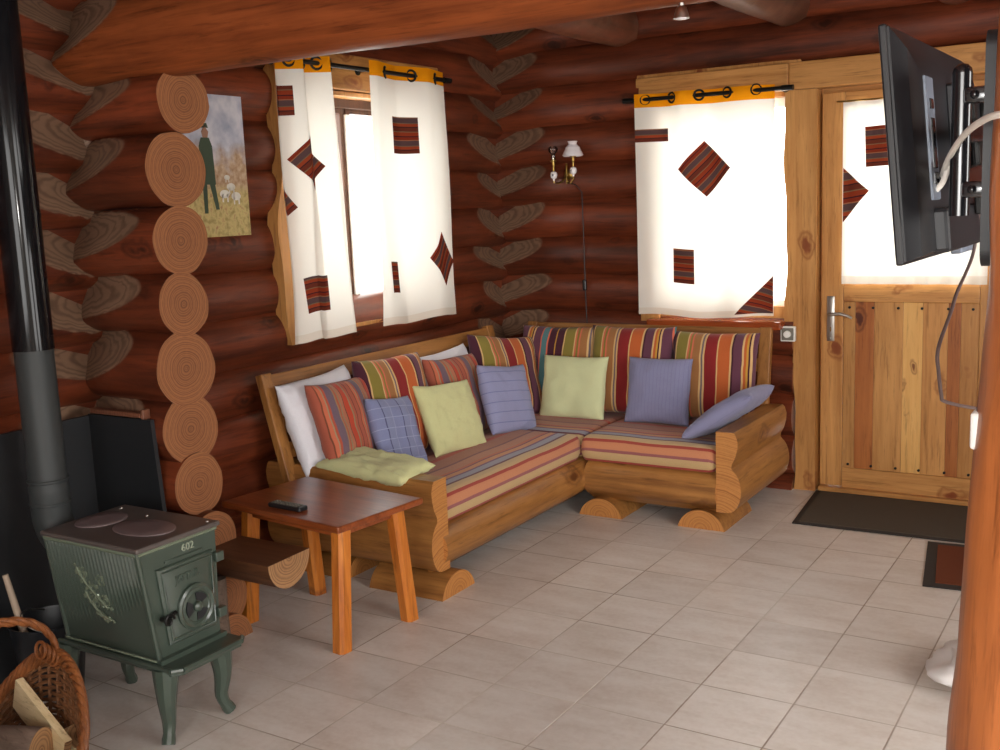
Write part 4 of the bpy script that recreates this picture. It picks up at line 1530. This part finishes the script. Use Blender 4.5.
kc, zc = 0.44, 0.56
br = [(kc - 0.13, zc + 0.20), (kc - 0.10, zc + 0.12), (kc - 0.05, zc + 0.04), (kc + 0.02, zc - 0.04), (kc + 0.08, zc - 0.10), (kc + 0.13, zc - 0.16)]
mb.tube([side_pt(k, z, 0.004) for k, z in br], 0.006, 8)
low = [(kc - 0.09, zc - 0.02), (kc - 0.05, zc - 0.13), (kc + 0.0, zc - 0.20), (kc + 0.07, zc - 0.25), (kc + 0.14, zc - 0.27)]
mb.tube([side_pt(k, z, 0.004) for k, z in low], 0.005, 8)
for path in (br, low):
    for i in range(len(path) - 1):
        for q in range(5):
            t = q / 5
            k = path[i][0] + (path[i + 1][0] - path[i][0]) * t + rs.uniform(-0.05, 0.05)
            z = path[i][1] + (path[i + 1][1] - path[i][1]) * t + rs.uniform(-0.045, 0.06)
            mb.ball(side_pt(k, z, 0.003), rs.uniform(0.006, 0.012), sub=1, scale=(1, 0.6, rs.uniform(0.6, 1.2)))
for c in ((kc - 0.07, zc + 0.14), (kc + 0.11, zc + 0.10), (kc + 0.12, zc - 0.09), (kc + 0.0, zc - 0.12)):
    mb.tube([side_pt(c[0] + (0.012 + 0.0022 * q) * math.cos(q * 0.55), c[1] + (0.015 + 0.003 * q) * math.sin(q * 0.55), 0.004) for q in range(18)], 0.0035, 6)
mesh('side_ornament', mb, M['stove_high'], body)

# flue pipe
PCX, PCY = -0.42, -0.675
pipe = thing('stove_pipe', 'black flue pipe rising from the back of the green stove', 'stove pipe', (PCX, PCY, 0.42))
mb = MB()
pr = [(0.0645, 0.70), (0.066, 0.70), (0.066, 0.72), (0.063, 0.725), (0.063, 1.20)]
mb.lathe(pr, (PCX, PCY, 0), (0, 0, 1), 32)
mesh('lower_pipe', mb, M['pipe_grey'], pipe)
mb = MB()
mb.lathe([(0.067, 1.19), (0.067, 1.625), (0.0685, 1.625), (0.0685, 1.65), (0.067, 1.65), (0.067, ZC + 0.02)], (PCX, PCY, 0), (0, 0, 1), 32)
mesh('upper_pipe', mb, M['black_gloss'], pipe)
mb = MB()
ang = [math.radians(t) for t in range(0, 91, 9)]
Rb = 0.09
mb.tube([(PCX, PCY, 0.72), (PCX, PCY, 0.66)] + [(PCX + Rb - Rb * math.cos(t), PCY, 0.62 - Rb * math.sin(t)) for t in ang] + [(tx0 + 0.01, PCY, 0.53)], 0.0655, 28)
mesh('elbow', mb, M['pipe_grey'], pipe)
mb = MB()
for z in (0.655, 0.735):
    mb.lathe([(0.066, z), (0.0685, z + 0.003), (0.0685, z + 0.009), (0.066, z + 0.012)], (PCX, PCY, 0), (0, 0, 1), 32)
mesh('collar', mb, M['pipe_grey'], pipe)

# coal bucket and brush
bk = thing('ash_bucket', 'blue-black metal bucket standing behind the stove', 'bucket', (-0.42, -0.735, 0))
mb = MB()
mb.lathe([(0.0001, 0.004), (0.09, 0.0), (0.095, 0.006), (0.125, 0.25), (0.129, 0.256), (0.129, 0.262), (0.123, 0.262), (0.12, 0.25), (0.09, 0.02), (0.0001, 0.015)], (-0.42, -0.735, 0), (0, 0, 1), 36)
mesh('pail', mb, M['bucket'], bk)
mb = MB()
mb.tube([(-0.42 + 0.125 * math.cos(t) * 0.85, -0.735 - 0.125 * math.cos(t) * 0.53 - 0.10 * math.sin(t), 0.25 + 0.05 * math.sin(t)) for t in np.linspace(0, PI, 24)], 0.003, 8)
mesh('bail_handle', mb, M['chrome'], bk)
br_ = thing('hearth_brush', 'pale wooden brush handle leaning out of the bucket', 'brush', (-0.46, -0.80, 0.02))
mb = MB()
mb.tube([(-0.43, -0.77, 0.06), (-0.47, -0.80, 0.24), (-0.51, -0.815, 0.43)], [0.011, 0.013, 0.010], 12)
mesh('handle', mb, M['stick'], br_)
mb = MB()
mb.ball((-0.425, -0.768, 0.055), 0.03, scale=(1, 1, 0.8))
mesh('head', mb, M['stick'], br_)

# ------------------------------------------------------------------ log basket
BXC, BYC = 0.17, -1.318
ba, bb_, bang = 0.258, 0.212, 0.0
basket = thing('log_basket', 'oval brown wicker basket with an arched handle, full of firewood', 'basket', (BXC, BYC, 0))


def ell(phi, k=1.0):
    x, y = ba * k * math.cos(phi), bb_ * k * math.sin(phi)
    return (BXC + x * math.cos(bang) - y * math.sin(bang), BYC + x * math.sin(bang) + y * math.cos(bang))


def rimz(phi):
    return 0.268 - 0.122 * math.cos(2 * phi)


def bpt(phi, v, off=0.0):
    k = 0.78 + 0.22 * v ** 0.7 + off
    x, y = ell(phi, k)
    return Vector((x, y, 0.01 + (rimz(phi) - 0.01) * v))


mb = MB()
NS = 44
for i in range(NS):
    ph = 2 * PI * i / NS
    mb.tube([bpt(ph, v) for v in np.linspace(0, 1, 8)], 0.0055, 6)
for j in range(22):
    v = (j + 0.5) / 22
    sgn = 1 if j % 2 else -1
    mb.tube([bpt(2 * PI * q / (NS * 4), v, sgn * 0.017 * math.cos(PI * q / 4)) for q in range(NS * 4 + 1)], 0.0062, 6, caps=False)
x = MB()
mesh('body', mb, M['wicker_dark'], basket)
mb = MB()
mb.grid(lambda u, v: (lambda e: (e[0], e[1], 0.012))(ell(2 * PI * u, 0.78 * v + 0.001)), 40, 4, wrapu=True)
mesh('bottom', mb, M['wicker_dark'], basket)
mb = MB()
for s in range(5):
    mb.tube([bpt(2 * PI * q / 200, 1.0, 0.028 * math.cos(q * 0.45 + s * 1.2566)) + Vector((0, 0, 0.018 * math.sin(q * 0.45 + s * 1.2566))) for q in range(201)], 0.0085, 8, caps=False)
mesh('rim', mb, M['wicker'], basket)
mb = MB()
pA, pB = bpt(PI / 2, 1.0), bpt(-PI / 2, 1.0)
for s in range(3):
    pts = []
    for q in range(61):
        t = q / 60
        th = PI * t
        c = (pA + pB) / 2 + (pA - pB) / 2 * math.cos(th) + Vector((0, 0, 0.17 * math.sin(th) ** 0.8 - 0.01))
        tw_ = q * 0.5 + s * 2.094
        pts.append(c + Vector((0.007 * math.cos(tw_), 0, 0.007 * math.sin(tw_))))
    mb.tube(pts, 0.0075, 8)
hd = mesh('handle', mb, M['wicker'], basket)
for P_, sg in ((pA, 1), (pB, -1)):
    mb = MB()
    for q in range(5):
        c = P_ + Vector((0.0, -sg * 0.012 * q, 0.012 * q - 0.012))
        mb.tube([c + Vector((0.022 * math.cos(t), 0.012 * math.sin(t) * 0.4, 0.022 * math.sin(t))) for t in np.linspace(0, 2 * PI, 15)], 0.005, 6, caps=False)
    mesh('binding', mb, M['wicker'], hd)


def firewood(label, p, q, r, half=None, mat='bark', seedv=0, group='firewood in the basket'):
    p, q = Vector(p), Vector(q)
    t = (q - p).normalized()
    upv = Vector((0, 0, 1))
    u = (upv - t * upv.dot(t)).normalized()
    s = t.cross(u)
    if half is None:
        poly = [(r * (1 + 0.08 * noise.noise(Vector((math.cos(k * PI / 12), math.sin(k * PI / 12), seedv)))) * math.cos(k * PI / 12), r * math.sin(k * PI / 12)) for k in range(24)]
    else:
        poly = half
    mb = MB()
    L = (q - p).length

    def fn(a, b, h):
        w = 1 + 0.06 * noise.noise(Vector((h * 9, a * 20, seedv + b * 20)))
        return p + t * h + s * a * w + u * b * w
    mb.prism(poly, fn, 0, L, 0, 1, nseg=12)
    return tag(mesh('firewood_log', mb, [M[mat], M['endc']], smooth=40), label, 'firewood', group)


firewood('thick grey-barked log lying on top in the wicker basket', (-0.02, -1.375, 0.195), (0.27, -1.25, 0.19), 0.066, seedv=1)
firewood('pale split board leaning along the logs in the wicker basket', (0.06, -1.16, 0.32), (0.32, -1.20, 0.21), 0.05, half=[(-0.011, -0.10), (0.011, -0.10), (0.011, 0.0), (-0.011, 0.0)], mat='split', seedv=2)
firewood('round pale log end beside the split board in the wicker basket', (0.12, -1.20, 0.10), (0.285, -1.145, 0.19), 0.036, mat='split', seedv=3)
firewood('log lying low in the wicker basket under the grey-barked one', (0.01, -1.36, 0.07), (0.33, -1.31, 0.07), 0.055, seedv=4)

# ------------------------------------------------------------------ painting on the left wall
pt = thing('painting', 'unframed canvas of a dark-clad shepherd with sheep, beside the log ends', 'painting', (-0.65, 0.37, 1.52))
PY0, PY1, PZ0, PZ1 = 0.14, 0.605, 1.52, 2.115
N = NT('painted_canvas')
ob = N.n('TexCoord').outputs['UV']
sx = N.n('SeparateXYZ', None, Vector=ob)
n1 = N.n('TexNoise', None, Vector=ob, Scale=6.0, Detail=6.0).outputs[0]
n2 = N.n('TexNoise', None, Vector=ob, Scale=22.0, Detail=5.0).outputs[0]
sky = N.ramp(n1, [(0.35, lin(150, 156, 176)), (0.65, lin(206, 204, 210))])
bush = N.ramp(n2, [(0.3, lin(150, 112, 76)), (0.55, lin(186, 158, 128)), (0.75, lin(206, 186, 160))])
grass = N.ramp(n2, [(0.3, lin(146, 128, 74)), (0.55, lin(196, 176, 116)), (0.75, lin(156, 106, 76))])
h1 = N.math('ADD', sx.outputs[1], N.math('MULTIPLY_ADD', n1, 0.5, -0.25))
c = N.mix(N.ramp(h1, [(0.50, (0, 0, 0, 1)), (0.66, (1, 1, 1, 1))]), bush, sky)
c = N.mix(N.ramp(sx.outputs[1], [(0.30, (0, 0, 0, 1)), (0.38, (1, 1, 1, 1))]), grass, c)
M['canvas'] = N.done(Base_Color=c, Roughness=0.55)
mb = MB()
mb.box((-0.672, PY0, PZ0), (-0.652, PY1, PZ1), 0.002)
mesh('canvas_edge', mb, M['split'], pt)
mb = MB()
mb.grid(lambda u, v: (-0.6512, PY0 + (PY1 - PY0) * u, PZ0 + (PZ1 - PZ0) * v), 2, 2)
mesh('picture', mb, M['canvas'], pt)
mb = MB()
px = lambda a, b: (-0.6495, 0.315 + a, 1.60 + b)


def blob(pts, m=0):
    b = len(mb.v)
    for p in pts:
        mb.vert(px(*p))
    mb.face(list(range(b, b + len(pts))), m)


blob([(0.02, 0.14), (0.105, 0.14), (0.10, 0.30), (0.085, 0.335), (0.04, 0.335), (0.025, 0.30)], 0)
blob([(0.03, 0.14), (0.055, 0.14), (0.05, 0.02), (0.03, 0.02)], 0)
blob([(0.07, 0.14), (0.10, 0.14), (0.115, 0.035), (0.095, 0.035)], 0)
blob([(0.05, 0.335), (0.078, 0.335), (0.085, 0.36), (0.064, 0.385), (0.045, 0.36)], 2)
blob([(0.045, 0.375), (0.085, 0.375), (0.078, 0.395), (0.055, 0.395)], 0)
for a, b, s in ((0.15, 0.10, 1.0), (0.19, 0.13, 0.9), (0.215, 0.09, 1.0), (0.17, 0.17, 0.6)):
    blob([(a + 0.028 * s * math.cos(t), b + 0.018 * s * math.sin(t)) for t in np.linspace(0, 2 * PI, 14)[:-1]], 1)
    blob([(a - 0.016 * s, b), (a - 0.008 * s, b), (a - 0.008 * s, b - 0.035 * s), (a - 0.016 * s, b - 0.035 * s)], 1)
    blob([(a + 0.012 * s, b), (a + 0.020 * s, b), (a + 0.020 * s, b - 0.035 * s), (a + 0.012 * s, b - 0.035 * s)], 1)
mesh('painted_figures', mb, [plain('dark_green_paint', lin(56, 72, 54), 0.5), plain('pale_wool_paint', lin(222, 216, 204), 0.5), plain('skin_paint', lin(150, 110, 90), 0.5)], pt, smooth=0)

# ------------------------------------------------------------------ wall lamp with two arms
wl = thing('wall_lamp', 'brass twin-arm wall lamp with one opal shade and one bare chimney glass', 'wall lamp', (-0.215, 2.75, 1.74))
LY = 2.70
mb = MB()
mb.lathe([(0.03, 0.0), (0.03, 0.008), (0.018, 0.016), (0.0001, 0.018)], (-0.205, 2.768, 1.765), (0, -1, 0), 20)
mb.box((-0.212, 2.735, 1.71), (-0.198, 2.75, 1.83), 0.004)
mesh('wall_plate', mb, M['brass'], wl)
for sx, shade in ((-1, False), (1, True)):
    cx = -0.27 if sx < 0 else -0.14
    cz = 1.765 if sx < 0 else 1.785
    mb = MB()
    mb.tube([(-0.205, 2.745, 1.76), (-0.205 + sx * 0.02, 2.72, 1.725), (cx - sx * 0.02, LY + 0.005, 1.715), (cx, LY, cz - 0.045), (cx, LY, cz + 0.02)], 0.005, 8)
    am = mesh('arm', mb, M['brass'], wl)
    mb = MB()
    mb.lathe([(0.0001, -0.035), (0.006, -0.033), (0.006, -0.024), (0.017, -0.016), (0.021, 0.0), (0.017, 0.016), (0.006, 0.022)], (cx, LY, cz), (0, 0, 1), 20)
    b_ = mesh('font_ball', mb, M['porcelain'], am)
    mb = MB()
    mb.ball((cx - 0.004 * sx, LY - 0.0195, cz), 0.006, sub=1, scale=(1, 0.4, 1.3))
    mesh('painted_motif', mb, M['ink'], b_)
    mb = MB()
    mb.lathe([(0.006, 0.02), (0.007, 0.05), (0.011, 0.055), (0.011, 0.075), (0.020, 0.078), (0.020, 0.084), (0.008, 0.088), (0.008, 0.10)], (cx, LY, cz), (0, 0, 1), 16)
    mesh('burner', mb, M['brass'], am)
    mb = MB()
    if shade:
        mb.lathe([(0.060, 0.085), (0.062, 0.09), (0.056, 0.08), (0.042, 0.132), (0.027, 0.144), (0.024, 0.150), (0.026, 0.160), (0.030, 0.166), (0.027, 0.167), (0.022, 0.152), (0.040, 0.130), (0.056, 0.10), (0.060, 0.085)], (cx, LY, cz), (0, 0, 1), 28)
        mesh('shade', mb, M['opal'], am)
    else:
        mb.lathe([(0.010, 0.085), (0.012, 0.10), (0.010, 0.115), (0.026, 0.135), (0.028, 0.15), (0.02, 0.165), (0.018, 0.165), (0.026, 0.15), (0.024, 0.137), (0.008, 0.115), (0.010, 0.10)], (cx, LY, cz), (0, 0, 1), 24)
        Ng = NT('clear_lamp_glass')
        frn = Ng.n('Fresnel', None, IOR=1.6).outputs[0]
        mm = Ng.shader(Ng.n('MixShader', None, _0=Ng.math('ADD', frn, 0.12), _1=Ng.n('BsdfTransparent').outputs[0], _2=Ng.n('BsdfGlossy', None, Roughness=0.03).outputs[0]).outputs[0])
        mesh('chimney', mb, mm, am)
sw = thing('switch_cord', 'dark cord with an inline switch hanging from the wall lamp', 'cord', (-0.11, 2.745, 0.73))
mb = MB()
mb.tube([(-0.198, 2.75, 1.72), (-0.15, 2.755, 1.70), (-0.118, 2.756, 1.66), (-0.114, 2.757, 1.40), (-0.113, 2.757, 1.15), (-0.110, 2.757, 0.95), (-0.100, 2.757, 0.73)], 0.0032, 8)
mesh('cable', mb, M['tv'], sw)
mb = MB()
mb.box((-0.125, 2.742, 1.085), (-0.101, 2.762, 1.15), 0.007)
mesh('inline_switch', mb, M['tv_gloss'], sw)

# socket plate right of the back window
so = thing('wall_socket', 'square white-rimmed grey dial plate on the wall left of the door', 'wall switch', (1.11, 2.745, 0.82))
mb = MB()
mb.box((1.062, 2.742, 0.822), (1.14, 2.77, 0.902), 0.004)
mesh('frame', mb, M['white_plastic'], so)
mb = MB()
mb.box((1.069, 2.738, 0.829), (1.133, 2.745, 0.895), 0.003)
mesh('plate', mb, M['grey_plastic'], so)
mb = MB()
mb.lathe([(0.019, 0.0), (0.019, 0.012), (0.016, 0.016), (0.0001, 0.016)], (1.101, 2.739, 0.862), (0, -1, 0), 24)
mesh('dial', mb, M['white_plastic'], so)

# ------------------------------------------------------------------ television on a post arm
TC = Vector((2.389, -0.475, 1.682))          # centre of the screen plate
TW, TH = 0.74, 0.425
tilt, tyaw = math.radians(5.2), math.radians(-1.0)
tv = thing('television', 'black flat television tilted down on a bracket, seen from behind', 'television', (TC.x, TC.y, TC.z - TH / 2))
# local: X = along the screen (+y world), Y = up, Z = towards the back (+x world)
aX = Vector((-math.sin(tyaw), math.cos(tyaw), 0))
aN = Vector((math.cos(tyaw), math.sin(tyaw), 0))
aB = aN * math.cos(tilt) + Vector((0, 0, 1)) * math.sin(tilt)      # back normal, turned up: screen looks down
aU = -aN * math.sin(tilt) + Vector((0, 0, 1)) * math.cos(tilt)
TM = Matrix(((aX.x, aU.x, aB.x, TC.x), (aX.y, aU.y, aB.y, TC.y), (aX.z, aU.z, aB.z, TC.z), (0, 0, 0, 1)))


def tvp(*p):
    return TM @ Vector(p)


mb = MB()
mb.box((-TW / 2, -TH / 2, -0.018), (TW / 2, TH / 2, -0.004), 0.004, 0, TM)
mesh('bezel', mb, M['tv'], tv)
mb = MB()
mb.box((-TW / 2 + 0.025, -TH / 2 + 0.03, -0.0205), (TW / 2 - 0.025, TH / 2 - 0.025, -0.0175), 0.001, 0, TM)
mesh('screen', mb, plain('dark_screen', (0.01, 0.011, 0.013, 1), 0.12), tv)
mb = MB()
outl = [(-TW / 2 + 0.006, -TH / 2 + 0.006), (TW / 2 - 0.006, -TH / 2 + 0.006), (TW / 2 - 0.006, TH / 2 - 0.006), (-TW / 2 + 0.006, TH / 2 - 0.006)]
mid = [(-TW / 2 + 0.03, -TH / 2 + 0.012), (TW / 2 - 0.05, -TH / 2 + 0.012), (TW / 2 - 0.05, TH / 2 - 0.045), (-TW / 2 + 0.03, TH / 2 - 0.045)]
inn = [(-TW / 2 + 0.07, -TH / 2 + 0.018), (TW / 2 - 0.09, -TH / 2 + 0.018), (TW / 2 - 0.09, TH / 2 - 0.085), (-TW / 2 + 0.07, TH / 2 - 0.085)]
lv = [(outl, -0.006), (outl, 0.0), (mid, 0.022), (inn, 0.034)]
rows = [[mb.vert(tvp(x, y, z)) for x, y in pl_] for pl_, z in lv]
for a, b in zip(rows[:-1], rows[1:]):
    for i in range(4):
        mb.face((a[i], a[(i + 1) % 4], b[(i + 1) % 4], b[i]))
mb.face(rows[-1])
mb.face(rows[0][::-1])
bs = mesh('back_shell', mb, M['tv'], tv, smooth=20)
mb = MB()
mb.box((-0.07, -TH / 2 + 0.13, 0.030), (0.27, TH / 2 - 0.09, 0.060), 0.006, 0, TM)
mb.box((-0.27, -TH / 2 + 0.012, 0.02), (0.33, -TH / 2 + 0.095, 0.058), 0.008, 0, TM)
mesh('back_box', mb, M['tv'], bs)
mb = MB()
mb.box((-0.285, -TH / 2 + 0.11, 0.028), (-0.215, TH / 2 - 0.09, 0.038), 0.003, 0, TM)
jk = mesh('jack_panel', mb, M['tv_grey'], bs)
mb = MB()
for y, hh in ((0.075, 0.012), (0.04, 0.012), (0.005, 0.05), (-0.06, 0.014)):
    mb.box((-0.262, y - hh, 0.036), (-0.236, y + hh * 0.6, 0.041), 0.002, 0, TM)
mesh('sockets', mb, M['tv_gloss'], jk)['kind'] = 'stuff'
mb = MB()
mb.box((0.0, -TH / 2 - 0.004, 0.008), (0.16, -TH / 2 + 0.016, 0.03), 0.004, 0, TM)
mesh('label_strip', mb, M['tv_grey'], bs)

mt = thing('tv_bracket', 'black swivel bracket holding the television to the log post', 'tv bracket', (2.53, -0.80, 1.5))
mb = MB()
mb.bar(tvp(0.02, -0.14, 0.066), tvp(0.02, 0.10, 0.066), 0.035, 0.012, up=aB, bev=0.003)
mb.bar(tvp(0.16, -0.14, 0.066), tvp(0.16, 0.10, 0.066), 0.035, 0.012, up=aB, bev=0.003)
mb.bar(tvp(-0.02, 0.0, 0.074), tvp(0.20, 0.0, 0.074), 0.10, 0.012, up=aB, bev=0.003)
mesh('vesa_plate', mb, M['iron'], mt)
mb = MB()
mb.tube([(2.480, -0.80, 1.555), (2.480, -0.80, 1.80)], 0.017, 16)
mb.ball((2.480, -0.80, 1.80), 0.017)
mesh('pivot_tube', mb, M['tv_gloss'], mt)
mb = MB()
mb.bar((2.480, -0.80, 1.70), tvp(0.09, 0.02, 0.08), 0.03, 0.035, bev=0.006)
mb.bar((2.480, -0.80, 1.62), tvp(0.09, -0.05, 0.08), 0.03, 0.035, bev=0.006)
mesh('arm', mb, M['tv_gloss'], mt)
mb = MB()
wpz0, wpz1 = 1.47, 1.86
poly = arc(0, wpz1 - 0.03, 0.03, 0, 180, 10) + arc(0, wpz0 + 0.03, 0.03, 180, 360, 10)
mb.prism(poly, lambda a, b, h: (h, -0.86 + a, b), 2.528, 2.562)
mesh('wall_plate', mb, M['black_matte'], mt)
for z in (1.60, 1.76):
    mb = MB()
    mb.box((2.487, -0.83, z - 0.014), (2.530, -0.80, z + 0.014), 0.006)
    mb.ball((2.505, -0.83, z), 0.008)
    mesh('knuckle', mb, M['tv_gloss'], mt)

mb = MB()
def smooth_path(pts, n=8):
    pts = [Vector(p) for p in pts]
    out = []
    for i in range(len(pts) - 1):
        p0, p1, p2, p3 = pts[max(i - 1, 0)], pts[i], pts[i + 1], pts[min(i + 2, len(pts) - 1)]
        for k in range(n):
            t = k / n
            out.append(0.5 * ((2 * p1) + (p2 - p0) * t + (2 * p0 - 5 * p1 + 4 * p2 - p3) * t * t + (3 * p1 - p0 - 3 * p2 + p3) * t ** 3))
    return out + [pts[-1]]


mb.tube(smooth_path([tvp(-0.25, -0.085, 0.036), tvp(-0.25, -0.07, 0.05), tvp(-0.27, -0.04, 0.065), (2.435, -0.70, 1.628), (2.462, -0.80, 1.657), (2.500, -0.91, 1.687), (2.541, -1.02, 1.703), (2.585, -1.12, 1.707), (2.66, -1.19, 1.70), (2.76, -1.15, 1.67), (2.825, -1.04, 1.6), (2.826, -0.94, 1.5)]), 0.0055, 10)
tag(mesh('aerial_cable', mb, M['white_cable']), 'white aerial cable curving from the back of the television to the post', 'cable')
mb = MB()
cp = [tvp(0.06, -0.06, 0.066), tvp(0.06, -0.15, 0.055), tvp(0.06, -0.225, 0.04), (2.45, -0.60, 1.40), (2.45, -0.66, 1.37), (2.45, -0.79, 1.315), (2.45, -0.78, 1.27), (2.45, -0.745, 1.22), (2.45, -0.72, 1.205), (2.46, -0.60, 1.175), (2.48, -0.45, 1.14), (2.53, -0.42, 1.12), (2.62, -0.62, 1.14), (2.66, -0.76, 1.16)]
mb.tube(smooth_path(cp), 0.0035, 8)
tag(mesh('power_cable', mb, plain('grey_cable_skin', lin(84, 66, 62), 0.5)), 'thin grey power cable dangling from the television past the door', 'cable')
mb = MB()
mb.box((2.530, -0.955, 1.168), (2.56, -0.915, 1.232), 0.006)
tag(mesh('wall_switch', mb, M['white_plastic']), 'narrow white switch on the left side of the log post', 'wall switch')

# spot lamp under the beam
sp = thing('spot_lamp', 'small steel spot lamp under the ceiling beam', 'spot lamp', (1.70, -0.13, 2.06))
mb = MB()
mb.lathe([(0.008, 0.06), (0.008, 0.032), (0.013, 0.028), (0.019, 0.008), (0.021, 0.0), (0.018, 0.0), (0.014, 0.02), (0.0001, 0.024)], (1.69, -0.13, 2.068), (0, 0, 1), 22)
mesh('cup', mb, M['chrome'], sp)
mb = MB()
mb.lathe([(0.017, 0.004), (0.014, -0.002), (0.0001, -0.004)], (1.69, -0.13, 2.068), (0, 0, 1), 22)
mesh('lens', mb, M['opal'], sp)

# ------------------------------------------------------------------ mats and bag
dm = thing('door_mat', 'wide black door mat in front of the pine door', 'mat', (1.66, 2.49, 0))
mb = MB()
mb.prism([(1.245, 2.79), (1.30, 2.165), (2.27, 2.19), (2.22, 2.79)], lambda a, b, h: (a, b, h), 0.0005, 0.006)
mesh('rubber_edge', mb, M['mat_edge'], dm)
mb = MB()
mb.prism([(1.275, 2.765), (1.325, 2.195), (2.24, 2.22), (2.195, 2.765)], lambda a, b, h: (a, b, h), 0.004, 0.009)
mesh('pile', mb, M['mat_black'], dm)
rmat = thing('foot_mat', 'small red-brown foot mat with a black border beside the log post', 'mat', (2.25, 1.85, 0))
mb = MB()
mb.prism([(1.935, 2.14), (2.02, 1.55), (2.60, 1.60), (2.52, 2.19)], lambda a, b, h: (a, b, h), 0.0005, 0.005)
mesh('rubber_edge', mb, M['mat_edge'], rmat)
mb = MB()
mb.prism([(1.985, 2.10), (2.06, 1.60), (2.56, 1.645), (2.49, 2.145)], lambda a, b, h: (a, b, h), 0.004, 0.008)
mesh('pile', mb, M['mat_brown'], rmat)


def bag_pt(u, v):
    a = 2 * PI * u
    r = (0.17 * math.sin(PI * min(1, v * 0.93 + 0.07)) ** 0.7 + 0.003) * (1 + 0.25 * noise.noise(Vector((math.cos(a) * 2, math.sin(a) * 2, v * 3))) + 0.12 * noise.noise(Vector((math.cos(a) * 5, math.sin(a) * 5, v * 8))) + 0.10 * abs(noise.noise(Vector((math.cos(a) * 9, math.sin(a) * 9, v * 14)))))
    if v < 0.08:
        r = 0.10 * v / 0.08 + 0.002
    ex = 0.09 * max(0, math.cos(a - PI * 1.08)) ** 6 * max(0, 1 - abs(v - 0.30) * 4)
    r += ex
    return (2.425 + r * math.cos(a), 0.70 + r * math.sin(a), 0.002 + 0.19 * v ** 1.1)


mb = MB()
mb.grid(bag_pt, 40, 24, wrapu=True)
tag(mesh('plastic_bag', mb, M['bag'], smooth=60), 'crumpled white plastic bag on the floor behind the log post', 'bag')
